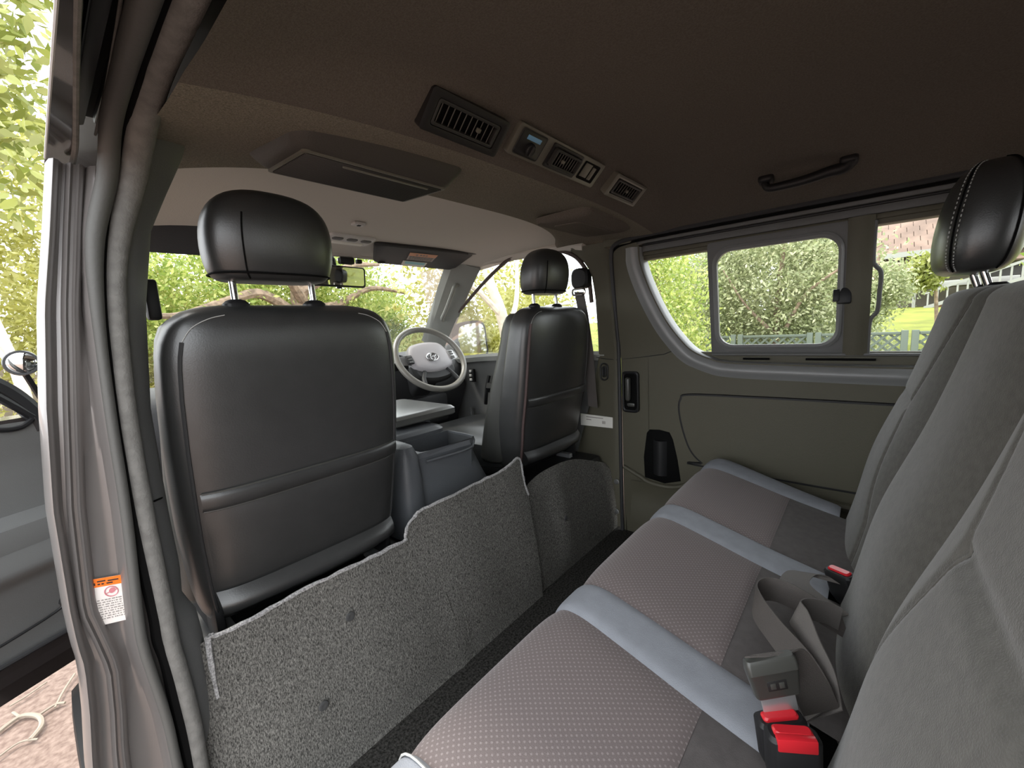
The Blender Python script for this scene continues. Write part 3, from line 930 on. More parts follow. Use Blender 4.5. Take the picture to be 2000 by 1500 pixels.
for i in (0, 2, 4, 6):
    obj('stripe', seg(i, s_of_y(.03), _s[-1], .0055, 12, 70), M['stripe'], bn)
obj('cushion_core', MB().box((-.02, .14, .21), (1.29, .50, .20), bev=.02), M['black'], bn)
obj('stitching', MB().tube([prof_at(s)[0] + V(-.625, 0, .0) + V(0, -.0, .010) for s in np.linspace(s_of_y(.2), s_of_y(.418), 20)], .0015, 6), M['stitch'], bn)
for xx in (-.45, .0, .45):
    obj('bench_leg', MB().box((xx, .13, .06), (.05, .36, .12), bev=.01), M['black'], bn)
# backrest: one swept surface per place, bulging between valleys with zigzag seams
def seamx(z, s):
    return s * (.262 + .088 * max(0, 1 - abs(z - .705) / .24))
def by(x, z):
    base = -.029 - .255 * (z - .42)
    if x > .2:
        c, h = .440, .24
    elif x > -.2:
        c, h = .0, .2
    else:
        c, h = -.44, .24
    q = min(1, abs((x - c) / h))
    b = .034 * (1 - q ** 3.2)
    if abs(x) < .2:
        b = .030 * (1 - q ** 3.2)
    b += .012 * math.exp(-((z - .56) / .12) ** 2)
    for s in (-1, 1):
        b -= .0055 * math.exp(-((x - seamx(z, s)) / .006) ** 2)
    if abs(x) > .33:
        b -= .008 * math.exp(-((z - .705) / .010) ** 2) * smooth(.33, .37, abs(x)) * (1 - smooth(.56, .62, abs(x)))
    b -= .004 * math.exp(-((z - .845) / .3) ** 2)
    return base + b
def zt(x):
    return .945 - .020 * abs(math.sin(PI * (x - .2) / .48)) * 0 - .05 * smooth(.56, .70, abs(x)) - .012 * math.exp(-((abs(x) - .2) / .025) ** 2)
def bsec(x0, x1, nu):
    def fn(u, v):
        x = lerp(x0, x1, u)
        top = zt(x)
        if v < .80:
            z = lerp(.30, top - .03, v / .80)
            return V(x, by(x, z), z)
        a = (v - .80) / .20 * PI
        y0 = by(x, top - .03)
        return V(x, y0 - .045 * (1 - math.cos(a)) , top - .03 + .03 * math.sin(a))
    return MB().grid(fn, nu, 90)
for x0, x1 in ((-.69, -.2), (-.2, .2), (.2, .655)):
    m_ = bsec(x0, x1, 90)
    obj('backrest_section', m_, M['bench'], bn, angle=80)
# rounded outer end at the right wall
def fend(u, v):
    z = lerp(.32, zt(.655) - .03, v)
    a = u * PI
    return V(.655 + .03 * math.sin(a), by(.655, z) - .045 * (1 - math.cos(a)), z)
obj('backrest_end', MB().grid(fend, 10, 30), M['bench'], bn)
obj('backrest_shell', MB().box((-.02, -.16, .60), (1.30, .05, .56), rot=(.25, 0, 0), bev=.02), M['black'], bn)
# seam cords along the zigzag
for s in (-1, 1):
    obj('seam_cord', MB().tube([V(seamx(z, s), by(seamx(z, s), z) + .0022, z) for z in np.linspace(.34, .92, 60)], .0017, 6), M['bench'], bn)
# headrest of the right-hand place: leatherette with twin white stitch lines
HZ = [.972, .976, .988, 1.01, 1.04, 1.075, 1.11, 1.14, 1.162, 1.176, 1.183, 1.186]
HWs = [.085, .100, .112, .120, .123, .122, .117, .106, .088, .064, .038, .010]
HDs = [.030, .044, .054, .060, .063, .063, .060, .055, .047, .035, .020, .006]
HX, HY = .425, -.150
def bhp(ang, i, off=0):
    a, b = (HWs[i] + off) * sepow(math.cos(ang), 2 / 2.7), (HDs[i] + off) * sepow(math.sin(ang), 2 / 2.7)
    return V(HX + a, HY - .10 * (HZ[i] - .98) + b, HZ[i])
hr = obj('headrest', MB().loft([[bhp(2 * PI * k / 48, i) for k in range(48)] for i in range(len(HZ))]), M['leather'], bn, angle=70)
hr.modifiers.new('soft', 'SUBSURF').render_levels = 1
lab(hr, 'black leatherette headrest with white double stitching')
for ang in (PI - .55, PI - .78):
    pth = cr([bhp(ang, i, .0004) for i in range(1, 11)], 8)
    st = MB()
    L = 0
    for k in range(len(pth) - 1):
        if k % 2 == 0:
            st.tube([pth[k], pth[k + 1]], .0011, 5)
    obj('stitching', st, M['stitch'], hr)
    obj('headrest_seam', MB().tube(cr([bhp(PI - .66, i, .0) for i in range(1, 11)], 4), .0016, 6), M['void'], hr) if ang > PI - .6 else None
obj('headrest_seam', MB().tube(cr([bhp(-PI + .45, i, .0) for i in range(1, 11)], 4), .0016, 6), M['void'], hr)
for s in (-1, 1):
    obj('headrest_post', MB().tube([(HX + s * .055, -.185, .90), (HX + s * .055, -.155, 1.0)], .0065, 12), M['steel'], hr)
    obj('post_sleeve', MB().loft([[V(HX + s * .055 + a, -.183 + b, z) for a, b in selem(hw, hd, 3, 20)] for z, hw, hd in ((.925, .024, .018), (.945, .022, .016), (.951, .014, .011))]), M['black'], bn)

# ------------------------------------------------------------------ seat belts on the bench
def buckle(name, base, U, W, label, cat='buckle', lip=False):
    """red-button buckle; base = centre of its mouth, U points into the buckle, W across"""
    U = Vector(U).normalized()
    W = Vector(W)
    W = (W - U * W.dot(U)).normalized()
    Nn = U.cross(W)
    if Nn.x > 0:
        Nn = -Nn
    base = Vector(base)
    root = thing(name, base, label, cat)
    fr = lambda o: (base + o[0] * U + o[1] * W + o[2] * Nn, W, U, Nn)
    hl = .036
    obj('buckle_body', MB().loft([[base + U * (hl * 0 + d) + W * a + Nn * b for a, b in rrpts(hw, hh, .008, 4)] for d, hw, hh in ((0, .024, .010), (.004, .027, .013), (.05, .027, .013), (.066, .020, .011), (.072, .014, .008))]), M['black'], root)
    obj('push_button', MB().loft([[base + U * d + W * a + Nn * b for a, b in rrpts(hw, hh, .004, 4)] for d, hw, hh in ((-.004, .018, .005), (-.002, .020, .0065), (.006, .020, .0065))]), M['redbutton'], root)
    if lip:
        obj('push_button_lip', MB().box(base + U * .004 + Nn * .0095, (.040, .016, .009), rot=Matrix((W, U, Nn)).transposed().to_4x4(), bev=.0015), M['redbutton'], root)
    obj('strap_sleeve', MB().loft([[base + U * d + W * a + Nn * (b - dz) for a, b in rrpts(hw, hh, .005, 3)] for d, hw, hh, dz in ((.066, .018, .008, 0), (.09, .017, .007, .006), (.12, .016, .006, .02))]), M['black'], root)
    return root
def tongue(base, U, W, parent):
    U = Vector(U).normalized()
    W = Vector(W)
    W = (W - U * W.dot(U)).normalized()
    Nn = U.cross(W)
    if Nn.x > 0:
        Nn = -Nn
    base = Vector(base)
    R3 = Matrix((W, U, Nn)).transposed().to_4x4()
    tb = obj('tongue', MB().loft([[base + U * d + W * a + Nn * b for a, b in rrpts(hw, hh, .004, 4)] for d, hw, hh in ((-.045, .027, .005), (-.042, .0285, .0075), (-.030, .029, .009), (-.028, .029, .0075), (.000, .0255, .0065), (.003, .024, .005))]), M['greyplastic'], parent)
    lab(tb, 'grey plastic belt tongue')
    obj('tongue_blade', MB().box(base + U * .011, (.040, .030, .003), rot=R3, bev=.001), M['silver'], tb)
    obj('embossed_plate', MB().box(base + U * -.014 + Nn * .0070, (.022, .012, .0016), rot=R3, bev=.0006), M['ventdark'], tb)
    for k in (-1, 1):
        obj('embossed_mark', MB().box(base + U * -.014 + W * (.005 * k) + Nn * .0079, (.006, .007, .001), rot=R3, bev=.0003), M['greyplastic'], tb)
    return tb
bU, bW = (.05, -.12, -.95), (.60, -.80, 0)
buckle('belt_buckle', (-.336, .058, .446), bU, bW, 'seat belt buckle with the grey tongue plugged in above its red button')
buckle('belt_buckle', (-.3590, .043, .455), (.02, -.05, -.99), (.50, -.86, 0), 'empty seat belt buckle with red button, in front of the one holding the tongue', lip=True)
buckle('belt_buckle', (.094, .020, .422), (.10, -.25, -.95), (-.56, -.83, 0), 'far seat belt buckle with red strip, tucked against the bench backrest')
bt = thing('seat_belt', (-.15, .06, .40), 'loosely looped black lap belt with grey tongue, lying on the bench between the buckles', 'seat belt')
tongue((-.331, .0625, .472), (.05, -.20, -.95), bW, bt)
H = .040
def strap(pts, wds, n=8, mt='webbing', wid=.046):
    P = cr(pts, n)
    W_ = cr(wds, n)
    obj('belt_strap', MB().ribbon(P, [w_.normalized() for w_ in W_], wid), M[mt], bt)
# strap from the tongue, folded and standing on edge up to the big loop
strap([(-.336, .074, .516), (-.312, .058, .512), (-.285, .038, .465), (-.270, .022, .420)], [(.5, -.8, .1), (.55, -.75, .2), (.6, -.7, .2), (.6, -.7, .2)])
strap([(-.266, .022, .415), (-.240, .030, .420), (-.205, .050, .425), (-.165, .085, .428), (-.120, .118, .430), (-.085, .128, .432), (-.060, .112, .434), (-.055, .085, .432), (-.060, .055, .428), (-.065, .025, .420), (-.062, .005, .41)],
      [(.3, -.6, .7), (.2, -.5, .8), (.15, -.35, 1), (.1, -.2, 1), (.1, -.2, 1), (-.1, -.1, 1), (-.1, .1, 1), (0, .1, 1), (0, .2, 1), (0, .3, 1), (0, .3, 1)])
strap([(-.262, .018, .41), (-.225, .025, .425), (-.185, .040, .435), (-.150, .055, .450), (-.128, .066, .452), (-.105, .055, .448), (-.085, .030, .44), (-.075, .012, .43)],
      [(.1, -.7, .7), (.1, -.6, .8), (0, -.4, .9), (0, -.3, 1), (-.1, -.3, 1), (-.1, -.3, 1), (-.2, -.2, 1), (-.2, -.1, 1)], mt='webbing2')
strap([(-.055, .020, .415), (-.035, .055, .424), (-.010, .080, .430), (.030, .075, .430), (.052, .058, .424), (.058, .040, .415)], [(.5, -.75, .3), (.55, -.8, .1), (.5, -.8, 0), (.45, -.85, -.05), (.4, -.9, -.1), (.4, -.9, -.2)], mt='webbing2', wid=.050)

# ------------------------------------------------------------------ things on the ceiling
def ceil_frame(x, y, off=.002):
    # the vents sit on the 45 degree fold of the headliner
    c, s_ = math.cos(math.radians(43)), math.sin(math.radians(43))
    ux = V(1, 0, 0)
    uy = V(0, c, -s_)
    dn = V(0, -s_, -c)
    return V(x, y, zc(x, y)) + dn * off, ux, uy, dn
def vent_grille(parent, fr, hx, hy, nsl, knob=0.0):
    o, ux, uy, dn = fr
    R3 = Matrix((ux, uy, dn)).transposed().to_4x4()
    obj('vent_well', MB().plate(rrpts(hx, hy, .004), (o + dn * .0005, ux, uy, dn), .002), M['void'], parent)
    obj('vent_rim', MB().frame(rrpts(hx, hy, .005), rrpts(hx - .005, hy - .005, .003), (o + dn * .002, ux, uy, dn), .010, .001), M['grille'], parent)
    for k in range(nsl):
        t = lerp(-hx + .012, hx - .012, k / (nsl - 1))
        obj('vent_slat', MB().box(o + ux * t + dn * .007, (.0016, hy * 2 - .008, .006), rot=R3 @ Matrix.Rotation(-.75, 4, 'Y'), bev=.0005, seg=1), M['slat'], parent)
    obj('vent_knob', MB().box(o + ux * knob + dn * .013, (.009, .008, .006), rot=R3, bev=.002), M['vent'], parent)
# large vent
fr1 = ceil_frame(-.315, .542)
av = thing('air_vent', fr1[0], 'large black roof air vent, leftmost of the three in the row', 'air vent')
obj('vent_frame', MB().frame(rrpts(.088, .032, .006), rrpts(.072, .021, .005), (fr1[0] - fr1[3] * .012, fr1[1], fr1[2], fr1[3]), .026, .002), M['ventdark'], av)
vent_grille(av, (fr1[0] + fr1[3] * .001, fr1[1], fr1[2], fr1[3]), .070, .020, 10, .025)
obj('vent_slider', MB().box(fr1[0] + fr1[1] * .066 + fr1[3] * .012, (.006, .026, .004), rot=Matrix((fr1[1], fr1[2], fr1[3])).transposed().to_4x4(), bev=.001), M['grille'], av)
# long panel with switch, vent and slider
fr2 = ceil_frame(-.035, .536)
pn = thing('roof_control_panel', fr2[0], 'long roof panel with a rear fan switch, a vent and a slider', 'control panel')
o2, x2, y2, d2 = fr2
R3 = Matrix((x2, y2, d2)).transposed().to_4x4()
obj('panel_body', MB().plate(rrpts(.163, .030, .006), (o2 - d2 * .012, x2, y2, d2), .023, .003), M['vent'], pn)
sw = obj('switch_plate', MB().plate(rrpts(.037, .023, .004), (o2 - x2 * .114 + d2 * .010, x2, y2, d2), .003, .001), M['ventdark'], pn)
obj('switch_rim', MB().tube([o2 - x2 * .114 + x2 * a + y2 * b + d2 * .0125 for a, b in rrpts(.038, .024, .005)], .0010, 6, closed=True), M['grille'], sw)
lb = obj('blue_label', MB().box(o2 - x2 * .112 - y2 * .0125 + d2 * .0135, (.042, .0085, .001), rot=R3, bev=.0002), M['glasslabel'], sw)
obj('switch_knob', MB().loft([[o2 - x2 * .112 + y2 * .007 + x2 * (r * math.cos(a * PI / 12)) + y2 * (r * math.sin(a * PI / 12)) + d2 * h for a in range(24)] for h, r in ((.012, .0125), (.019, .012), (.021, .010))]), M['black'], sw)
obj('knob_pointer', MB().box(o2 - x2 * .112 + y2 * .007 + d2 * .022, (.004, .020, .005), rot=R3, bev=.0015), M['grille'], sw)
obj('knob_mark', MB().tube(cr([o2 - x2 * .112 + y2 * .007 + x2 * (.014 * math.cos(a)) + y2 * (.014 * math.sin(a)) + d2 * .0145 for a in np.linspace(-.9, .9, 8)], 3), .0009, 5), M['silver'], sw)
v2 = obj('vent_housing', MB().frame(rrpts(.058, .025, .004), rrpts(.050, .019, .003), (o2 + x2 * .006 + d2 * .009, x2, y2, d2), .005, .001), M['ventdark'], pn)
vent_grille(pn, (o2 + x2 * .006 + d2 * .0095, x2, y2, d2), .049, .0185, 9, -.015)
obj('slider_recess', MB().plate(rrpts(.034, .021, .004), (o2 + x2 * .112 + d2 * .0095, x2, y2, d2), .0025), M['void'], pn)
obj('slider_plate', MB().box(o2 + x2 * .097 - y2 * .002 + d2 * .0125, (.028, .032, .003), rot=R3, bev=.001), M['vent'], pn)
obj('slider_tab', MB().box(o2 + x2 * .124 + d2 * .0125, (.013, .030, .004), rot=R3, bev=.0015), M['vent'], pn)
# small vent
fr3 = ceil_frame(.278, .534)
o3, x3, y3, d3_ = fr3
sv = thing('air_vent', o3, 'small framed roof air vent, rightmost of the row, with pale plastic surround', 'air vent')
obj('vent_frame', MB().frame(rrpts(.091, .030, .005), rrpts(.074, .021, .004), (o3 - d3_ * .012, x3, y3, d3_), .024, .002), M['vent'], sv)
vent_grille(sv, (o3 + d3_ * .001, x3, y3, d3_), .068, .019, 9, .0)

# overhead housings ahead of the vents
def housing(cx, cy, hx, hy, label, grille):
    z = 1.252 - .01 * (cx > 0)
    root = thing('overhead_housing', (cx, cy, z), label, 'roof housing')
    def rr(h, ax, ay, dy, tilt):
        return [V(cx + a, cy + dy + b, z - h - tilt * b) for a, b in rrpts(ax, ay, .03, 6)]
    dep = .030 if grille else .014
    obj('housing_body', MB().loft([rr(-.01, hx + .012, hy + .010, 0, 0), rr(.006, hx + .006, hy + .006, 0, 0), rr(dep * .8, hx - .006, hy - .012, .010, -.06), rr(dep, hx - .014, hy - .020, .010, -.06)]), M['headliner'] if not grille else M['housing'], root, angle=50)
    if grille:
        ax, ay = hx - .026, hy - .028
        gz = lambda b: z - dep - .0015 + .06 * b
        R = MB().frame(rrpts(ax + .006, ay + .006, .008), rrpts(ax, ay, .006), (V(cx, cy + .010, z - dep + .001), V(1, 0, 0), V(0, 1, .06), V(0, .06, -1)), .004, .001)
        g = obj('grille_frame', R, M['vent'], root)
        nb = 24
        for k in range(nb):
            b = lerp(-ay + .003, ay - .003, k / (nb - 1))
            obj('grille_bar', MB().box((cx, cy + .010 + b, gz(b) - .001), (ax * 2 - .002, .0032, .005), bev=.0012, seg=1), M['grille'], root)
        obj('lamp_strip', MB().box((cx + .02, cy + .010 - ay + .012, gz(-ay) - .003), (ax * 1.3, .006, .004), bev=.001), M['vent'], root)
    else:
        ax, ay = hx - .04, hy - .045
        obj('cover_plate', MB().plate(rrpts(ax, ay, .015), (V(cx, cy + .010, z - dep + .001), V(1, 0, 0), V(0, 1, .06), V(0, .06, -1)), .004, .002), M['headliner'], root)
        obj('cover_latch', MB().box((cx - .01, cy - hy + .024, z - dep + .008), (.03, .012, .008), bev=.003), M['trim'], root)
    return root
housing(-.375, .762, .168, .098, 'wide overhead housing with ribbed grille, above the passenger headrest', True)
housing(.418, .728, .160, .094, 'plain fabric-covered overhead housing near the right pillar', False)

# grab handle over the right window
gh = thing('grab_handle', (.50, .14, 1.26), 'black curved ceiling grab handle above the sliding side window', 'handle')
hp = cr([(.494, .232, 1.268), (.490, .222, 1.246), (.489, .19, 1.243), (.490, .14, 1.245), (.492, .095, 1.252), (.494, .062, 1.256), (.496, .050, 1.275)], 6)
obj('handle_grip', MB().tube(hp, [lerp(.009, .015, k / (len(hp) - 1)) for k in range(len(hp))], 10), M['black'], gh)
for yy in (.228, .056):
    obj('handle_mount', MB().box((.496, yy, 1.270), (.034, .036, .024), rot=(0, .25, 0), bev=.009, seg=3), M['black'], gh)

# cab ceiling: clip, map lamp, visors, mirror
ck = thing('ceiling_clip', (-.09, 1.29, 1.28), 'small pale square clip on the cab ceiling behind the map lamp', 'clip')
obj('clip_plate', MB().box((-.09, 1.29, 1.280), (.040, .030, .010), bev=.003), M['lightgrey'], ck)
obj('clip_slot', MB().box((-.09, 1.288, 1.2745), (.010, .012, .004), bev=.001), M['black'], ck)
ml = thing('map_lamp', (-.03, 1.46, 1.275), 'light grey overhead map lamp with three switches', 'lamp')
obj('lamp_body', MB().plate(rrpts(.090, .045, .018), ((-.03, 1.465, 1.285), (1, 0, 0), (0, 1, -.12), (0, -.12, -1)), .024, .008), M['lightgrey'], ml)
for k in (-1, 0, 1):
    obj('lamp_switch', MB().plate(rrpts(.020, .012, .010), ((-.03 + k * .055, 1.445, 1.266), (1, 0, 0), (0, 1, -.12), (0, -.12, -1)), .006, .002), M['trim2'], ml)
obj('lamp_lens', MB().box((-.03, 1.485, 1.258), (.12, .022, .006), rot=(-.12, 0, 0), bev=.002), M['white'], ml)
def visor(quad, label):
    c = sum((Vector(q) for q in quad), V(0, 0, 0)) / 4
    root = thing('sun_visor', c, label, 'sun visor')
    a, b, c_, d = [Vector(q) for q in quad]
    ux = (b - a)
    uy = (d - a)
    n = ux.cross(uy).normalized()
    if n.z > 0:
        n = -n
    pts = []
    for p in rrpts(.5, .5, .10, 5):
        s, t = p[0] + .5, p[1] + .5
        q = a.lerp(b, s).lerp(d.lerp(c_, s), t)
        pts.append(q)
    body = obj('visor_board', MB().loft([[p + n * h + (c - p) * k for p in pts] for h, k in ((-.006, .02), (-.003, 0), (.006, 0), (.010, .03))]), M['dash'], root)
    def at(s, t, h=.0105):
        return a.lerp(b, s).lerp(d.lerp(c_, s), t) + n * h
    return root, at, n
vr, at, nn = visor([(.065, 1.455, 1.268), (.565, 1.42, 1.268), (.635, 1.655, 1.232), (.165, 1.635, 1.232)], 'dark driver sun visor folded up, carrying an orange and grey warning label')
def quadmb(at, s0, t0, s1, t1, h, h2=None):
    m_ = MB()
    A = [at(s0, t0, h), at(s1, t0, h), at(s1, t1, h), at(s0, t1, h)]
    B = [at(s0, t0, h + .0008), at(s1, t0, h + .0008), at(s1, t1, h + .0008), at(s0, t1, h + .0008)]
    return m_.loft([A, B])
l1 = obj('warning_label', quadmb(at, .33, .20, .62, .60, .0102), M['lightgrey'], vr)
l1.data.materials[0] = M['silver']
l1.data.materials[0] = M['white'] if False else mat('faded_grey_label', (.42, .37, .35), .6)
lo = obj('label_header', quadmb(at, .33, .20, .62, .36, .0112), M['paleorange'], l1)
pm = MB()
rn = random.Random(5)
for r in range(6):
    x = .345
    while x < .60:
        wd = rn.uniform(.008, .03)
        q = quadmb(at, x, .385 + r * .036, min(.61, x + wd), .40 + r * .036, .0112)
        pm.add(q.v, q.f)
        x += wd + .006
for x in (.40, .44, .47, .50):
    q = quadmb(at, x, .25, x + .02, .31, .0122)
    pm.add(q.v, q.f)
obj('label_print', pm, M['greyink'], l1, kind='stuff')
l2 = obj('care_label', quadmb(at, .30, .68, .58, .98, .0102), M['white'], vr)
obj('label_header', quadmb(at, .33, .70, .56, .84, .0112), M['cyan'], l2)
obj('visor_clip', MB().box(at(.08, .92, .008), (.03, .02, .012), bev=.003), M['black'], vr)
obj('visor_hinge', MB().tube([at(.93, .02, .004), at(1.02, -.02, .0)], .007, 8), M['trim2'], vr)
vl, at2, n2_ = visor([(-.66, 1.50, 1.288), (-.20, 1.50, 1.292), (-.20, 1.62, 1.205), (-.66, 1.62, 1.200)], 'dark passenger sun visor tipped partly down, left of the passenger headrest')
obj('visor_clip', MB().box(at2(.05, .98, .006), (.04, .016, .012), bev=.003), M['trim2'], vl)
rm = thing('rear_view_mirror', (.04, 1.72, 1.17), 'wide interior rear-view mirror with black rim at the top of the windscreen', 'mirror')
fr = (V(.045, 1.735, 1.172), V(1, .10, 0), V(0, -.12, 1), V(.10, -1, -.12))
obj('mirror_housing', MB().plate(rrpts(.130, .044, .014), fr, .020, .004), M['black'], rm)
obj('mirror_glass', MB().plate(rrpts(.122, .037, .010), (fr[0] + V(0, -.0203, -.001), fr[1], fr[2], fr[3]), .001), M['mirror'], rm)
obj('mirror_stem', MB().tube([(.04, 1.735, 1.20), (.04, 1.74, 1.24), (.04, 1.76, 1.262)], .010, 8), M['black'], rm)
obj('mirror_tab', MB().box((.045, 1.722, 1.125), (.02, .014, .012), bev=.003), M['black'], rm)
dc = thing('dash_camera', (.09, 1.72, 1.235), 'small black camera box hanging above the rear-view mirror', 'camera')
obj('camera_body', MB().box((.085, 1.715, 1.236), (.065, .030, .028), bev=.006).box((.145, 1.718, 1.238), (.025, .02, .018), bev=.004), M['black'], dc)
obj('camera_lens', MB().tube([(.085, 1.73, 1.236), (.085, 1.74, 1.236)], .009, 12), M['blackgloss'], dc)

# ------------------------------------------------------------------ dashboard, steering wheel, console
db = thing('dashboard', (0, 1.9, .4), 'dark plastic dashboard below the windscreen', 'dashboard')
def dprof(x):
    hump = .05 * math.exp(-((x - .42) / .17) ** 4)
    return [V(x, 2.16, .20), V(x, 2.16, .74), V(x, 2.05, .765), V(x, 1.90, .765 + hump), V(x, 1.82, .745 + hump), V(x, 1.78, .70), V(x, 1.76, .60), V(x, 1.80, .50), V(x, 1.84, .42), V(x, 1.86, .20)]
obj('dash_body', MB().loft([dprof(x) for x in np.linspace(-.74, .76, 40)]), M['dash'], db)
obj('centre_stack', MB().loft([[V(x, 1.80, .72), V(x, 1.74, .68), V(x, 1.66, .52), V(x, 1.62, .40), V(x, 1.66, .30), V(x, 1.85, .25)] for x in (-.16, -.15, .15, .16)]), M['dash'], db)
obj('lower_panel', MB().box((.42, 1.78, .50), (.40, .06, .16), bev=.02), M['dash'], db)
ic = obj('instrument_hood', MB().loft([[V(x, 1.84, .82 - .06 * ((x - .42) / .17) ** 2), V(x, 1.74, .80 - .05 * ((x - .42) / .17) ** 2), V(x, 1.80, .72)] for x in np.linspace(.26, .58, 14)]), M['dash'], db)
obj('gear_lever', MB().tube([(.17, 1.72, .62), (.14, 1.66, .66)], .011, 8).tube([(.14, 1.665, .655), (.135, 1.63, .675)], .018, 10), M['blackgloss'], db)

sw_c = V(.425, 1.625, .785)
wn_ = V(-.10, -.80, .60).normalized()      # the face of the wheel, towards the driver
wx = V(1, -.06, 0)
wx = (wx - wn_ * wx.dot(wn_)).normalized()
wy = wn_.cross(wx).normalized()
if wy.z < 0:
    wy = -wy
def wp(a, b, h=0.0):
    return sw_c + wx * a + wy * b + wn_ * h
swh = thing('steering_wheel', sw_c, 'four-spoke leather steering wheel with grey airbag pad and oval emblem', 'steering wheel')
RW = .178
obj('rim', MB().tube([wp(RW * math.cos(2 * PI * k / 64), RW * math.sin(2 * PI * k / 64)) for k in range(64)], .0145, 12, closed=True), M['wheelrim'], swh, angle=70)
PAD = [(-.075, .070), (-.04, .082), (0, .085), (.04, .082), (.075, .070), (.095, .035), (.100, -.005), (.090, -.040), (.05, -.058), (0, -.064), (-.05, -.058), (-.090, -.040), (-.100, -.005), (-.095, .035)]
PADc = [(p.x * 1.16, p.y * 1.18) for p in cr([(a, b, 0) for a, b in PAD], 4, closed=True)]
obj('airbag_pad', MB().loft([[wp(a * k, b * k, h) for a, b in PADc] for k, h in ((1, -.03), (1, -.008), (.95, .002), (.8, .007), (.5, .010), (.1, .011))]), M['wheelgrey'], swh, angle=60)
obj('lower_shroud', MB().loft([[wp(a * k, b * .9 * k - .045 - .01 * (1 - k), h) for a, b in PADc] for k, h in ((.8, -.07), (1, -.05), (1.02, -.02), (.9, -.006))]), M['dash'], swh)
for s in (-1, 1):
    obj('spoke', MB().loft([[wp(s * .085 + a, .00 + b, -.010) for a, b in rrpts(.010, .034, .008)], [wp(s * .120 + a, .01 + b, -.008) for a, b in rrpts(.01, .030, .008)], [wp(s * .172 + a, .012 + b, -.004) for a, b in rrpts(.006, .022, .006)]]), M['silver'], swh)
    bt_ = obj('button_pod', MB().box(wp(s * .118, .005, .004), (.034, .048, .012), rot=Matrix((wx, wy, wn_)).transposed().to_4x4(), bev=.005), M['dash'] if s < 0 else M['silver'], swh)
    for q in (-.012, .004, .018):
        obj('button', MB().box(wp(s * .118, q, .011), (.020, .010, .004), rot=Matrix((wx, wy, wn_)).transposed().to_4x4(), bev=.002), M['trim2'], bt_)
    obj('lower_spoke', MB().tube([wp(s * .055, -.045, -.012), wp(s * .085, -.10, -.010), wp(s * .098, -.148, -.004)], [.014, .011, .012], 8), M['dash'], swh)
obj('steering_column', MB().loft([[wp(a * 1.0, b - .02, h) for a, b in rrpts(.065, .055, .02)] for h in (-.24, -.05)]), M['dash'], swh)
obj('column_stalk', MB().tube([wp(.06, .06, -.07), wp(.15, .085, -.06)], .007, 8).tube([wp(-.06, .06, -.07), wp(-.15, .085, -.06)], .007, 8), M['black'], swh)
em = obj('emblem', MB().tube([wp(.033 * math.cos(2 * PI * k / 40), .0 + .0215 * math.sin(2 * PI * k / 40), .013) for k in range(40)], .0026, 8, closed=True), M['steel'], swh)
obj('emblem_oval', MB().tube([wp(.0105 * math.cos(2 * PI * k / 30), -.003 + .0165 * math.sin(2 * PI * k / 30), .0132) for k in range(30)], .0020, 8, closed=True).tube([wp(.024 * math.cos(2 * PI * k / 36), .010 + .0085 * math.sin(2 * PI * k / 36), .0134) for k in range(36)], .0020, 8, closed=True), M['steel'], em)

# bin between the front seats
cb = thing('console_box', (-.04, 1.05, .33), 'grey plastic console bin with open rear tray between the two front seats', 'console')
YB = .935
def cring(z):
    """outline of the console at height z"""
    t = smooth(.30, .58, z)
    x0, x1 = lerp(-.235, -.222, t), lerp(.155, .070, t)
    yb = YB + .03 * t
    pts = [(x0, 1.30), (x0, yb + .06), (x0 + .015, yb + .02), (x0 + .05, yb), (x1 - .06, yb), (x1 - .02, yb + .02), (x1, yb + .06), (x1, 1.30)]
    return [V(a, b, z) for a, b in pts]
obj('bin_body', MB().loft([cring(z) for z in (.33, .40, .46, .52, .555)], True, False), M['console'], cb, angle=50)
# open tray: rim, inner walls, floor
RIM = [(-.155, .972), (-.13, .962), (.03, .952), (.050, .965), (.056, 1.00), (.058, 1.10), (-.155, 1.10)]
def rimloft():
    out = [V(a, b, .555) for a, b in [(-.222, .985), (-.20, .968), (.02, .945), (.062, .968), (.070, 1.02), (.070, 1.16), (-.222, 1.16)]]
    top = [p + V(0, .006, .014) for p in out]
    inn = [V(a, b, .572) for a, b in RIM]
    bot = [V(lerp(a, -.05, .06), lerp(b, 1.03, .06), .44) for a, b in RIM]
    return MB().loft([out, top, inn, bot], False, True)
obj('tray_rim', rimloft(), M['console'], cb, angle=30)
obj('tray_liner', MB().loft([[V(a * .985 - .001, b + .002, .566) for a, b in RIM], [V(lerp(a, -.05, .08), lerp(b, 1.03, .08), .445) for a, b in RIM]], False, True), M['consolein'], cb)
obj('side_hump', MB().loft([[V(-.205 + a, 1.02 + b, z) for a, b in selem(hw, hd, 3, 24)] for z, hw, hd in ((.34, .045, .09), (.50, .042, .085), (.575, .036, .078), (.60, .026, .065), (.608, .012, .045))]), M['console'], cb)
obj('rear_lip', MB().tube([(-.150, .955, .545), (-.02, .944, .543), (.030, .948, .545), (.052, .965, .556)], .005, 8), M['console'], cb)
obj('bin_lid', MB().loft([[V(-.075 + a, 1.235 + b, z) for a, b in rrpts(hw, hd, .03, 5)] for z, hw, hd in ((.55, .130, .125), (.555, .136, .13), (.583, .134, .128), (.593, .124, .118), (.596, .10, .10))]), M['console'], cb)
ar = thing('centre_armrest', (.02, 1.38, .54), 'padded armrest, glare painted into its top colour, standing forward of the console bin', 'armrest')
obj('armrest_pad', MB().loft([[V(.025 + a, 1.335 + b, z) for a, b in rrpts(hw, hd, .02, 5)] for z, hw, hd in ((.606, .135, .165), (.611, .14, .17), (.630, .14, .17), (.638, .132, .162), (.641, .12, .15))]), M['armpad'], ar)
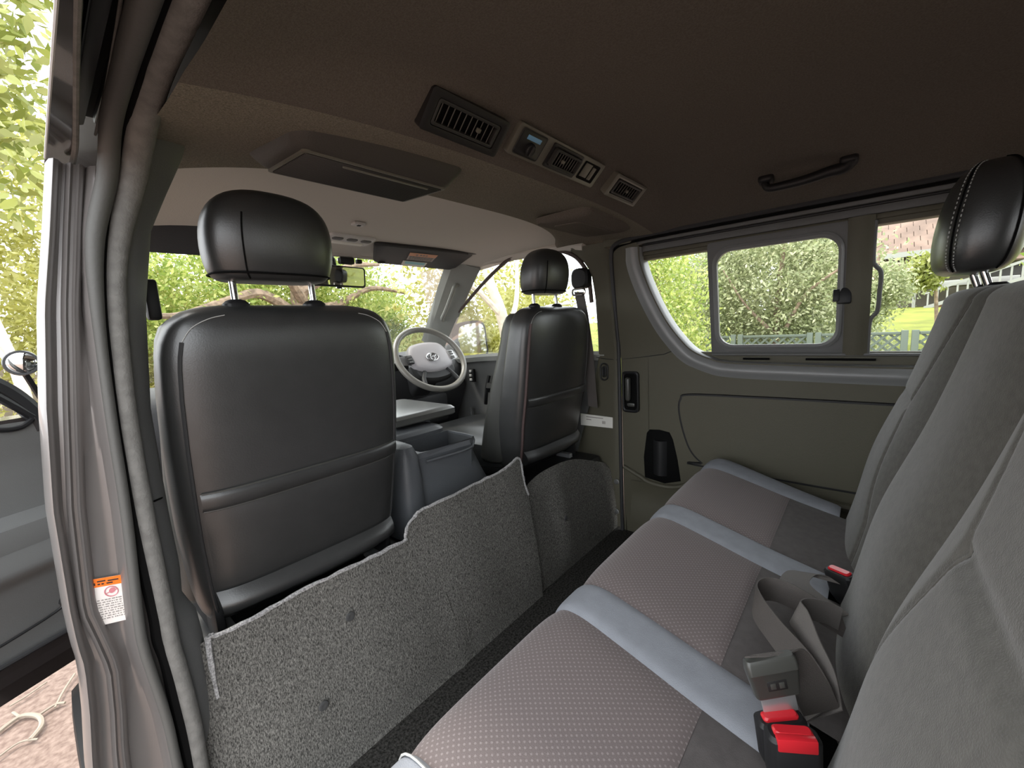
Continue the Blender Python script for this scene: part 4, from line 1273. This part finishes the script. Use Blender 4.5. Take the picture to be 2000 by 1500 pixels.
obj('armrest_body', MB().box((.025, 1.40, .575), (.25, .18, .065), bev=.01), M['console'], ar)

# driver's seat belt on the pillar behind the driver's headrest
dbt = thing('shoulder_belt', (.68, .93, 1.0), 'shoulder belt with round-topped guide on the pillar behind the driver headrest', 'seat belt')
obj('belt_guide', MB().loft([[V(.690 - h, .925 + a, 1.10 + b) for a, b in selem(.040 * k, .042 * k, 3, 24)] for h, k in ((-.02, 1), (.012, 1), (.020, .8))]), M['black'], dbt)
obj('belt_ring', MB().tube([(.668, .925 + a, 1.045 + b) for a, b in rrpts(.030, .012, .010)], .0045, 8, closed=True), M['steel'], dbt)
obj('belt_strap', MB().ribbon([(.672, .925, 1.045), (.685, .915, .95), (.70, .905, .80), (.715, .90, .55)], (0, 1, .1), .046), M['webbing'], dbt)

# warning label on the painted pillar
wl2 = thing('warning_label', (-.826, .806, .56), 'white door-jamb warning label with orange header and red prohibition sign', 'label')
A0, B0, C0, D0 = V(-.842, .8135, .601), V(-.8105, .8145, .592), V(-.810, .8145, .521), V(-.8425, .8135, .530)
def lq(s, t, h=0.0):
    return A0.lerp(B0, s).lerp(D0.lerp(C0, s), t) + V(0, -.0006 - h, 0)
def lquad(s0, t0, s1, t1, h):
    a = [lq(s0, t0, h), lq(s1, t0, h), lq(s1, t1, h), lq(s0, t1, h)]
    b = [p + V(0, -.0005, 0) for p in a]
    return MB().loft([a, b])
ls = obj('label_sheet', lquad(0, 0, 1, 1, 0), M['paper'], wl2)
obj('label_header', lquad(0, 0, 1, .18, .0005), M['orange'], wl2)
pm = MB()
rn = random.Random(11)
for r in range(9):
    x = .08 + rn.uniform(0, .06)
    t = .46 + r * .050
    while x < .88:
        wd = rn.uniform(.02, .13)
        q = lquad(x, t, min(.94, x + wd), t + .020, .0005)
        pm.add(q.v, q.f)
        x += wd + rn.uniform(.02, .05)
obj('label_print', pm, M['greyink'], wl2, kind='stuff')
pm = MB()
q = lquad(.07, .085, .15, .135, .001)
pm.add(q.v, q.f)
for x0, x1, t0 in ((.22, .30, .11), (.34, .42, .11), (.22, .48, .05), (.55, .90, .06), (.5, .7, .11)):
    q = lquad(x0, t0, x1, t0 + .025, .001)
    pm.add(q.v, q.f)
obj('header_print', pm, M['ink'], wl2, kind='stuff')
pc = lambda a, k=1.0: lq(.60 + .21 * k * math.cos(a), .315 + .105 * k * math.sin(a), .0008)
obj('prohibition_ring', MB().tube([pc(2 * PI * k / 28) for k in range(28)], .0007, 5, closed=True).tube([pc(.75 * PI + .45), pc(-.25 * PI + .45)], .0006, 5), M['redink'], wl2)
obj('hand_symbol', MB().plate([(.0035 * math.cos(2 * PI * k / 12) + .001, .004 * math.sin(2 * PI * k / 12)) for k in range(12)], (lq(.60, .30, .0006), V(1, 0, 0), V(0, 0, 1), V(0, -1, 0)), .0004), M['redink'], wl2)

# ------------------------------------------------------------------ open front passenger door, mirrors, wheel
H = V(-.858, 1.835, 0)
dd = V(-.886, -.464, 0).normalized()
dn = V(.464, -.886, 0).normalized()       # inner face, towards the camera
def dp(s, z, h=0.0):
    return H + dd * s + dn * h + V(0, 0, z)
od = thing('passenger_door', H + V(0, 0, .3), 'open dark front passenger door, seen past the left pillar', 'car door')
def fod(u, v):
    s = lerp(0, 1.0, u)
    z = lerp(.07, .73 + .02 * u, v)
    h = .025 * math.exp(-((z - .30) / .10) ** 2) + .012 * smooth(.60, .72, z) + .05 * smooth(.475, .455, z) * smooth(.28, .34, z)
    return dp(s, z, h)
obj('inner_panel', MB().grid(fod, 20, 60), M['trim2'], od)
obj('door_skin', MB().loft([[dp(-.01, z, -.10), dp(1.02, z, -.10), dp(1.02, z, -.005), dp(-.01, z, -.005)] for z in (-.02, .0, .40, .74)]), M['paintdark'], od)
obj('lower_sill', MB().loft([[dp(-.01, a, b), dp(1.02, a, b)] for a, b in ((-.02, -.1), (-.02, .01), (.03, .02), (.055, .012), (.075, .010))], False, False), M['paintdark'], od)
obj('arm_rest', MB().loft([[dp(s, z, h) for z, h in ((.455, .0), (.462, .03), (.455, .055), (.40, .062), (.345, .05), (.32, .0))] for s in (.03, .06, .12, .4, .9)]), M['trim2'], od)
obj('recess', MB().loft([[dp(s, z, h) for z, h in ((.475, .002), (.475, .006), (.462, .006), (.462, .002))] for s in (.05, .9)]), M['void'], od)
obj('pocket_edge', MB().tube(cr([dp(.035, .34, .012), dp(.04, .24, .020), dp(.055, .185, .022), (dp(.10, .155, .022)), dp(.5, .12, .022)], 6), .004, 6), M['black'], od)
obj('lower_strip', MB().tube([dp(.0, .085, .014), dp(.9, .085, .014)], .006, 6), M['rubber'], od)
obj('window_frame', MB().tube(cr([dp(.0, .70, .0), dp(.02, .76, 0), dp(.07, .83, 0), dp(.16, .90, 0), dp(.35, 1.04, 0), dp(.60, 1.18, 0)], 6), [.024] * 31, 8), M['black'], od)
obj('quarter_frame', MB().tube(cr([dp(.02, .735, .012), dp(.055, .715, .016), dp(.10, .72, .016), dp(.135, .745, .014)], 6), .007, 8).tube(cr([dp(.02, .74, .01), dp(.055, .78, .01), dp(.12, .85, .01)], 6), .012, 8), M['blackgloss'], od)

rmm = thing('round_mirror', (-.868, 1.88, .885), 'small round black convex mirror beyond the left pillar', 'mirror')
obj('mirror_shell', MB().loft([[V(-.872, 1.90, .893) + V(.06, -1, .05).normalized() * h + V(r * math.cos(a * PI / 12), 0, r * math.sin(a * PI / 12)) for a in range(24)] for h, r in ((-.025, .012), (-.015, .030), (0, .038), (.006, .036))]), M['blackgloss'], rmm)
obj('mirror_glass', MB().loft([[V(-.872, 1.90, .893) + V(.06, -1, .05).normalized() * h + V(r * math.cos(a * PI / 12), 0, r * math.sin(a * PI / 12)) for a in range(24)] for h, r in ((.006, .030), (.011, .022), (.013, .008))]), M['mirror'], rmm)
obj('mirror_arm', MB().tube([(-.872, 1.91, .87), (-.85, 1.98, .78)], .008, 8), M['black'], rmm)

sm = thing('side_mirror', (1.0, 1.98, .84), 'door mirror with dark housing outside the driver window', 'mirror')
fr = (V(1.035, 1.985, .845), V(.985, -.17, 0), V(.0, .02, 1), V(-.17, -.985, .022))
mo = cr([(-.135, -.10, 0), (-.125, .07, 0), (-.085, .108, 0), (.03, .125, 0), (.10, .118, 0), (.132, .08, 0), (.138, -.02, 0), (.132, -.115, 0), (0, -.12, 0)], 4, closed=True)
mp_ = [(p.x, p.y) for p in mo]
obj('mirror_housing', MB().loft([[fr[0] + fr[1] * (a * k) + fr[2] * (b * k) + fr[3] * h for a, b in mp_] for h, k in ((-.10, .5), (-.07, .85), (-.02, 1), (.0, 1), (.004, .95))]), M['dash'], sm)
mg = [(a * .78 + .014, b * .86) for a, b in mp_]
obj('mirror_glass', MB().plate(mg, (fr[0] + fr[3] * .0045, fr[1], fr[2], fr[3]), .002), M['mirror'], sm)
obj('mirror_arm', MB().box((.875, 1.98, .80), (.10, .06, .10), bev=.02), M['dash'], sm)

ty = thing('road_wheel', (-.80, 1.52, -.30), 'black front tyre under the left sill, mostly hidden', 'wheel')
tr = []
for k in range(49):
    a = 2 * PI * k / 48
    rr_ = .32 + (.006 if k % 2 else 0)
    tr.append([V(-.80 + dx, 1.52 + math.cos(a) * (rr_ - dr), -.30 + math.sin(a) * (rr_ - dr)) for dx, dr in ((-.105, .13), (-.115, .06), (-.110, .02), (-.085, .0), (.085, .0), (.11, .02), (.115, .06), (.105, .13))])
obj('tyre_body', MB().loft(tr, False, False), M['tyre'], ty)
obj('wheel_disc', MB().loft([[V(-.905 + h, 1.52 + r * math.cos(k * PI / 16), -.30 + r * math.sin(k * PI / 16)) for k in range(32)] for h, r in ((.03, .19), (.0, .185), (.01, .10), (-.005, .05))]), M['silver'], ty)

# ------------------------------------------------------------------ outdoors
obj('ground', MB().grid(lambda u, v: V(lerp(-30, 6.9, u), lerp(-20, 45, v), -.62 + .02 * math.sin(3 * u * 10) * math.sin(v * 20) * (.2 if u < .9 else 0)), 40, 40), M['asphalt'], kind='structure')
def lawn_z(x, y):
    return -.62 + .62 * smooth(7.0, 13, x) + .75 * smooth(12, 24, x)
obj('lawn', MB().grid(lambda u, v: V(lerp(6.85, 40, u), lerp(-25, 45, v), lawn_z(lerp(6.85, 40, u), 0)), 60, 20), M['lawn'], kind='structure')
rn = random.Random(21)
for nm_, pts in (('curved pale twig with a fork lying on the gravel, largest of the twigs', [(-1.16, 2.62), (-1.10, 2.66), (-1.05, 2.60), (-1.04, 2.52), (-1.07, 2.46)]),
                 ('thin straight dry twig on the gravel beside the wheel', [(-1.00, 2.60), (-.97, 2.70), (-.93, 2.80)]),
                 ('short dry twig on the gravel, right under the open door sill', [(-1.13, 2.78), (-1.08, 2.80), (-1.02, 2.84)]),
                 ('thin dry twig on the gravel, lowest at the left edge', [(-1.16, 2.45), (-1.10, 2.48), (-1.05, 2.44)])):
    big = 'fork' in nm_
    p = cr([V(a, b, -.606) for a, b in pts], 5)
    tw = MB().tube(p, .009 if big else .004, 6)
    if big:
        tw.tube(cr([V(-1.05, 2.60, -.606), V(-1.00, 2.62, -.605), V(-.97, 2.60, -.607)], 4), .006, 6).tube(cr([V(-1.10, 2.66, -.606), V(-1.12, 2.72, -.607)], 3), .005, 6)
    tag(obj('dry_twig', tw, M['twig']), nm_, 'twig', 'twigs on the gravel')

def leafmesh(name, centers, dirs_rng, size, mat_, parent, aspect=.45, kind='stuff'):
    n = len(centers)
    rg = np.random.default_rng(dirs_rng)
    d = rg.normal(size=(n, 3))
    d[:, 2] -= .35
    d /= np.linalg.norm(d, axis=1)[:, None]
    q = rg.normal(size=(n, 3))
    q -= d * (q * d).sum(1)[:, None]
    q /= np.linalg.norm(q, axis=1)[:, None]
    L = size * rg.uniform(.6, 1.3, n)[:, None]
    W = L * aspect
    nn = np.cross(d, q)
    v = np.stack([centers, centers + d * L * .45 + q * W * .5 + nn * L * .05, centers + d * L, centers + d * L * .45 - q * W * .5 + nn * L * .05], axis=1).reshape(-1, 3)
    me = bpy.data.meshes.new(name)
    me.vertices.add(4 * n)
    me.vertices.foreach_set('co', v.astype(np.float32).ravel())
    me.loops.add(4 * n)
    me.loops.foreach_set('vertex_index', np.arange(4 * n, dtype=np.int32))
    me.polygons.add(n)
    me.polygons.foreach_set('loop_start', np.arange(0, 4 * n, 4, dtype=np.int32))
    me.update(calc_edges=True)
    me.materials.append(mat_)
    o = bpy.data.objects.new(name, me)
    COL.objects.link(o)
    WL[o.name] = V(0, 0, 0)
    if parent is not None:
        o.parent = parent
        o.location = -wloc(parent)
    if kind:
        o['kind'] = kind
    return o

def tree(base, trunk, branches, crown, nblob, nleaf, size, lm, bk, label, seed, tr=.12, name='tree', group=None, spread=.30, droop=0.0):
    """trunk: list of points; branches: list of point lists; crown: list of ellipsoids (centre, radii)"""
    root = thing(name, base, label, 'tree', group)
    if trunk:
        P = cr(trunk, 6)
        obj('trunk', MB().tube(P, [lerp(tr, tr * .45, i / (len(P) - 1)) for i in range(len(P))], 10), bk, root)
    for b in branches:
        P = cr(b, 6)
        obj('branch', MB().tube(P, [lerp(tr * .45, tr * .12, i / (len(P) - 1)) for i in range(len(P))], 7), bk, root)
    rg = np.random.default_rng(seed)
    C = []
    vol = np.array([r[0] * r[1] * r[2] for c, r in crown])
    vol = vol / vol.sum()
    for (c, r), f_ in zip(crown, vol):
        nb = max(3, int(nblob * f_))
        u = rg.normal(size=(nb, 3))
        u /= np.linalg.norm(u, axis=1)[:, None]
        rad = rg.uniform(.25, 1, nb)[:, None] ** .5
        cc = np.array(c) + u * rad * np.array(r)
        per = int(nleaf * f_ / nb)
        pts = np.repeat(cc, per, axis=0) + rg.normal(size=(nb * per, 3)) * spread * np.array([1, 1, .75])
        C.append(pts)
    C = np.concatenate(C)
    leafmesh('foliage', C, seed + 1, size, lm, root)
    return root

G0 = -.62
# straight ahead through the windscreen
tree((3.6, 10.5, G0), [(3.6, 10.5, G0), (3.5, 10.5, .8), (3.55, 10.4, 2.2), (3.6, 10.3, 3.8)],
     [[(3.5, 10.4, 1.4), (2.6, 10.0, 1.9), (1.9, 9.8, 1.75), (1.0, 9.6, 1.45), (.4, 9.4, 1.5)], [(3.55, 10.3, 2.0), (4.6, 10, 2.6), (5.4, 9.8, 2.7)], [(3.55, 10.3, 1.8), (3.0, 9.8, 2.4), (2.4, 9.4, 2.9)], [(3.6, 10.3, 1.6), (4.4, 10.3, 1.7), (5.2, 10.0, 2.1), (6.2, 9.9, 2.0)]],
     [((1.6, 11.0, 1.9), (1.7, 1.2, 1.6)), ((5.2, 11.2, 2.2), (1.5, 1.2, 1.5)), ((3.5, 12.2, 3.0), (1.8, 1, 1.4))], 300, 26000, .125, M['leafA'], M['bark'], 'broad tree with brown trunk and crooked branches, straight ahead through the windscreen', 31, tr=.30)
tree((.3, 12.5, G0), [(.3, 12.5, G0), (.4, 12.4, 1.0), (.3, 12.3, 2.2)], [], [((.9, 13, 1.1), (2.0, 1, 1.5)), ((.2, 12.5, 2.2), (1.3, 1, .9))], 220, 15000, .125, M['leafC'], M['bark'], 'yellow-green tree at the left side of the windscreen, behind the crooked branch', 41, tr=.16)
tree((8.6, 13.0, G0), [(7.4, 13, G0), (7.4, 12.9, 1.0), (7.3, 12.8, 1.8)], [], [((7.3, 13, 1.5), (1.0, 1.0, 1.0))], 110, 7000, .125, M['leafA'], M['bark'], 'green tree at the right side of the windscreen, beside the right windscreen pillar', 51, tr=.18)
tree((4.5, 17, G0), [(4.5, 17, G0), (4.5, 17, 2)], [], [((3.0, 17, 1.2), (4.2, 1.2, 2.0)), ((7.5, 17.5, 1.0), (3, 1.2, 1.6))], 300, 17000, .19, M['leafC'], M['bark'], 'wide pale hedge of trees farthest off beyond the windscreen', 61, tr=.2)
# left of the pillar: hanging leaves close by and a tree further on
tree((-1.25, 9.5, G0), [(-1.02, 9.5, G0), (-1.0, 9.4, .4), (-1.10, 9.4, 1.3), (-1.25, 9.3, 2.2)], [[(-1.0, 9.4, .5), (-1.2, 9.3, 1.1), (-1.6, 9.2, 1.5)]],
     [((-1.0, 10.6, 2.0), (1.4, .8, 1.3)), ((-.9, 10.3, 3.6), (1.5, .9, 1.4)), ((-1.4, 10.6, .9), (1.0, .8, .9))], 160, 11000, .12, M['leafC'], M['palebark'], 'pale-trunked tree left of the pillar, behind the open door', 71, tr=.09)
lt = tree((-1.3, 4.6, G0), [(-2.2, 4.8, G0), (-2.0, 4.7, 2.0), (-1.5, 4.6, 3.2), (-1.0, 4.5, 3.6)], [[(-1.5, 4.6, 3.2), (-1.0, 4.4, 3.0), (-.75, 4.3, 2.7)]],
          [((-.95, 4.6, 3.3), (.5, .4, .8)), ((-.9, 4.9, 2.5), (.4, .4, .5))], 70, 2600, .12, M['leafD'], M['bark'], 'overhanging bright leafy tree at the top left, nearest the camera', 81, tr=.10, spread=.20)
rn = random.Random(8)
leafm = None
for k in range(110):
    y = rn.uniform(2.9, 3.9)
    x = -.85 + y * rn.uniform(-.045, .055)
    z = .92 + y * rn.uniform(.20, .62)
    a, b = rn.uniform(-.9, -.2), rn.uniform(0, 2 * PI)
    d = V(math.cos(b) * math.cos(a), math.sin(b) * math.cos(a), math.sin(a))
    q = d.cross(V(rn.uniform(-1, 1), rn.uniform(-1, 1), rn.uniform(-1, 1))).normalized()
    nn = d.cross(q)
    if leafm is None:
        lmb = MB()
        rows = [(0, 0.0, 0), (.15, .35, .02), (.45, .5, .05), (.75, .32, .03), (1, .02, -.04)]
        lmb.grid(lambda u, v: V(rows[int(round(v * 4))][0], rows[int(round(v * 4))][1] * (u - .5) * .9, rows[int(round(v * 4))][2] + .10 * abs(u - .5)), 2, 4)
        o = obj('leaf', lmb, M['leafD'], lt)
        leafm = o.data
    else:
        o = bpy.data.objects.new('leaf', leafm)
        COL.objects.link(o)
        o.parent = lt
    L = rn.uniform(.055, .10)
    mm = Matrix((d * L, q * L, nn * L)).transposed().to_4x4()
    mm.translation = V(x, y, z) - wloc(lt)
    o.matrix_local = mm
# outside the driver's window
tree((6.5, 6.2, G0), [(6.3, 6.2, G0), (6.2, 6.2, .6), (5.9, 6.1, 1.3), (5.6, 6.1, 2.0), (5.5, 6.0, 3.0)],
     [[(6.2, 6.2, .7), (6.6, 6.2, 1.5), (6.7, 6.2, 2.4), (6.9, 6.2, 3.2)], [(5.9, 6.1, 1.2), (5.2, 6.1, 1.7), (4.7, 6.2, 1.9)], [(6.3, 6.2, .9), (7.2, 5.8, 1.3), (8.2, 5.6, 1.4)]],
     [((5.6, 7.4, 1.9), (1.5, .8, 1.1)), ((8.2, 7.2, 1.9), (1.5, .8, 1.2)), ((7.0, 8.0, .4), (2.2, .8, .8))], 130, 5200, .16, M['leafC'], M['palebark'], 'forked tree with bright pale trunk outside the driver window', 91, tr=.17)
tree((12, 9.5, G0), [(12, 9.5, G0), (12, 9.5, 1.5)], [], [((10.5, 9.5, .9), (3.5, 1.4, 1.3))], 130, 6000, .2, M['leafC'], M['bark'], 'low yellowish shrubs behind the pale forked trunk', 95, tr=.12)
# outside the right-hand window
tree((6.3, 2.7, -.5), [(6.3, 2.7, -.6), (6.3, 2.7, .6), (6.2, 2.8, 2.0)], [], [((6.4, 2.9, 1.1), (.8, .75, 1.5)), ((6.2, 2.5, .3), (.6, .5, .9))], 160, 14000, .075, M['leafA'], M['bark'], 'feathery green tree at the front end of the side window', 101, tr=.06, spread=.2)
tree((8.9, 1.4, -.5), [(8.9, 1.4, -.6), (8.9, 1.4, 1.0), (8.9, 1.3, 2.6)], [[(8.6, 1.2, .6), (8.5, .9, 1.2), (8.4, .4, 1.6), (8.4, -.1, 1.9)], [(8.6, 1.5, .6), (8.5, 1.9, 1.1), (8.5, 2.3, 1.8)]],
     [((9.3, 1.6, 1.4), (1.1, 1.5, 1.6)), ((9.4, .85, 1.2), (1.0, .75, 1.5)), ((9.2, 2.6, 1.2), (.9, .9, 1.5)), ((9.6, 1.2, .0), (1.0, 1.6, .6))], 340, 48000, .085, M['leafB'], M['bark'], 'dense grey-green tree filling the sliding window', 111, tr=.08, spread=.24)
tree((11.5, -.35, -.2), [(11.5, .2, -.3), (11.5, .1, .8), (11.5, -.1, 2.0)], [], [((11.6, -.24, 1.25), (.5, .36, .55)), ((11.5, .15, .9), (.5, .32, .8))], 110, 8000, .085, M['leafB'], M['bark'], 'leafy tree in front of the house, right of the window post', 121, tr=.07, spread=.13)
tree((15, -1.6, 0), [(15, -1.4, -.1), (15, -1.3, 1.2), (15, -1.2, 2.2)], [], [((15, -1.10, 1.75), (.5, .32, .35))], 50, 2500, .16, M['leafD'], M['bark'], 'bright green tree just above the staircase', 131, tr=.05, spread=.13)
tree((16, -4.0, .3), [(16, -4.0, 0), (16, -4.0, 2.2)], [], [((16, -4.2, 2.9), (1.0, 1.2, 1.4))], 60, 3500, .18, M['leafA'], M['palebark'], 'tree at the right edge of the photo behind the rear headrest', 141, tr=.07, spread=.26)

tree((13.5, 2.2, 0), [(13.5, 2.2, -.1), (13.5, 2.2, 1.5)], [], [((13.5, 2.3, 1.6), (1.0, 2.3, 1.7)), ((13.5, 4.5, 1.6), (1.0, 1.5, 1.7))], 160, 12000, .16, M['leafB'], M['bark'], 'dark mass of shrubs behind the grey-green tree', 151, tr=.1, spread=.35)
tree((6.0, -8.5, G0), [(6.0, -8.5, G0), (6.0, -8.5, 1.6)], [], [((6.0, -8.6, 1.3), (2.6, 1.6, 1.9))], 110, 6500, .20, M['leafC'], M['bark'], 'yellow-green tree seen reflected in the driver door mirror', 161, tr=.12, spread=.35)
# lattice fence between the paving and the lawn
XF = 8.0
fn_ = thing('lattice_fence', (XF, 1.2, G0), 'low green timber fence with diamond lattice panels between paving and lawn', 'fence')
ZT = .47
def zf(y):
    return ZT + .030 * (y - .4) * .5
yv = [-1.85, -.50, .70, 1.9, 3.1, 4.3]
for y in yv:
    for dy in (-.045, .075):
        obj('post', MB().box((XF, y + dy, (G0 + ZT) / 2 + .02), (.07, .085, ZT - G0 + .05), bev=.006), M['fencegreen'], fn_)
for i in range(len(yv) - 1):
    a, b = yv[i] + .12, yv[i + 1] - .09
    obj('rail', MB().box((XF, (a + b) / 2, ZT), (.05, b - a, .045), bev=.004), M['fencegreen'], fn_)
    obj('rail', MB().box((XF, (a + b) / 2, ZT - .44), (.05, b - a, .05), bev=.004), M['fencegreen'], fn_)
    n_ = int((b - a + .42) / .14)
    for s in (-1, 1):
        for k in range(n_ + 1):
            y0 = a - .42 + k * .14 if s > 0 else a + k * .14
            y1 = y0 + .42 * 1.0
            z0, z1 = (ZT - .42, ZT) if s > 0 else (ZT, ZT - .42)
            if s < 0:
                z0, z1 = ZT - .42, ZT
                y0, y1 = y0, y0 - .42
            def clip(y0, z0, y1, z1):
                lo, hi = 0.0, 1.0
                for t_, bound in ((y0, a), (y0, b)):
                    pass
                dy = y1 - y0
                ta, tb = (a - y0) / dy, (b - y0) / dy
                lo, hi = max(0, min(ta, tb)), min(1, max(ta, tb))
                return lo, hi
            lo, hi = clip(y0, z0, y1, z1)
            if hi - lo < .06:
                continue
            pA = V(XF + .008 * s, lerp(y0, y1, lo), lerp(z0, z1, lo))
            pB = V(XF + .008 * s, lerp(y0, y1, hi), lerp(z0, z1, hi))
            obj('slat', MB().ribbon([pA, pB], (pB - pA).cross(V(1, 0, 0)), .034, .012), M['fencegreen'], fn_, smoothsh=False)
    obj('lower_board', MB().box((XF + .01, (a + b) / 2, (G0 + ZT - .46) / 2), (.02, b - a, ZT - .46 - G0), bev=0), M['fencegreen'], fn_)

# house up the slope, with staircase
hs = thing('house', (26, -4, .7), 'brick and cream house with terracotta roof and white staircase beyond the lawn', 'house')
obj('wall', MB().box((29, -4, 2.4), (6, 12, 3.4), bev=0), M['housewall'], hs)
for k in range(8):
    for i in range(26):
        y = .8 - i * .42 + (.2 if k % 2 else 0)
        x = 24.2 + k * .42
        z = 3.15 + k * .27
        obj('roof_tile', MB().box((x, y, z), (.55, .40, .05), rot=(0, -.57, 0), bev=0), M['rooftile'], hs, smoothsh=False) if k * 26 + i < 240 else None
obj('roof_deck', MB().box((27, -4.5, 4.35), (7.4, 12.4, .06), rot=(0, -.57, 0), bev=0), M['rooftile'], hs)
obj('fascia', MB().box((24.0, -4.5, 3.0), (.10, 12.0, .22), bev=0), M['whitepaint'], hs)
obj('porch_roof', MB().box((24.0, -2.6, 1.62), (2.0, 3.0, .22), bev=.02), M['whitepaint'], hs)
for y in (-1.35, -2.0, -3.4):
    obj('porch_post', MB().box((23.2, y, 1.15), (.10, .10, 1.0), bev=0), M['whitepaint'], hs)
obj('dark_opening', MB().box((25.95, -4.2, 1.6), (.06, .9, 1.4), bev=0), M['darkwin'], hs)
obj('door_panel', MB().box((25.93, -3.55, 1.55), (.05, .5, 1.6), bev=0), M['darkwin'], hs)
st = obj('stair_wall', MB().loft([[V(x, -1.6, .45), V(x, -1.75, .72), V(x, -4.2, 1.60), V(x, -4.2, .45)] for x in (22.4, 22.6)]), M['brick'], hs)
for k in range(10):
    y = -1.7 - k * .26
    obj('baluster', MB().box((22.38, y, 1.02 + .36 * k * .26), (.05, .05, .58), bev=0), M['whitepaint'], hs, smoothsh=False)
obj('hand_rail', MB().ribbon([V(22.38, -1.6, 1.28), V(22.38, -4.2, 2.24)], V(0, 0, 1), .10, .08), M['whitepaint'], hs)
obj('stringer', MB().ribbon([V(22.38, -1.6, .70), V(22.38, -4.2, 1.62)], V(0, 0, 1), .14, .08), M['whitepaint'], hs)
for k in range(10):
    obj('stair_tread', MB().box((23.2, -1.75 - k * .26, .62 + k * .095), (1.3, .30, .05), bev=0), M['rooftile'], hs, smoothsh=False)
pf = thing('paling_fence', (-1.2, 15.6, G0), 'weathered paling fence far beyond the open door', 'fence')
for k in range(14):
    obj('paling', MB().box((-2.2 + k * .16, 15.6, .1), (.15, .025, 1.3), bev=0), M['planks'], pf, smoothsh=False)
obj('fence_rail', MB().box((-1.2, 15.55, .35), (2.4, .04, .09), bev=0), M['planks'], pf)
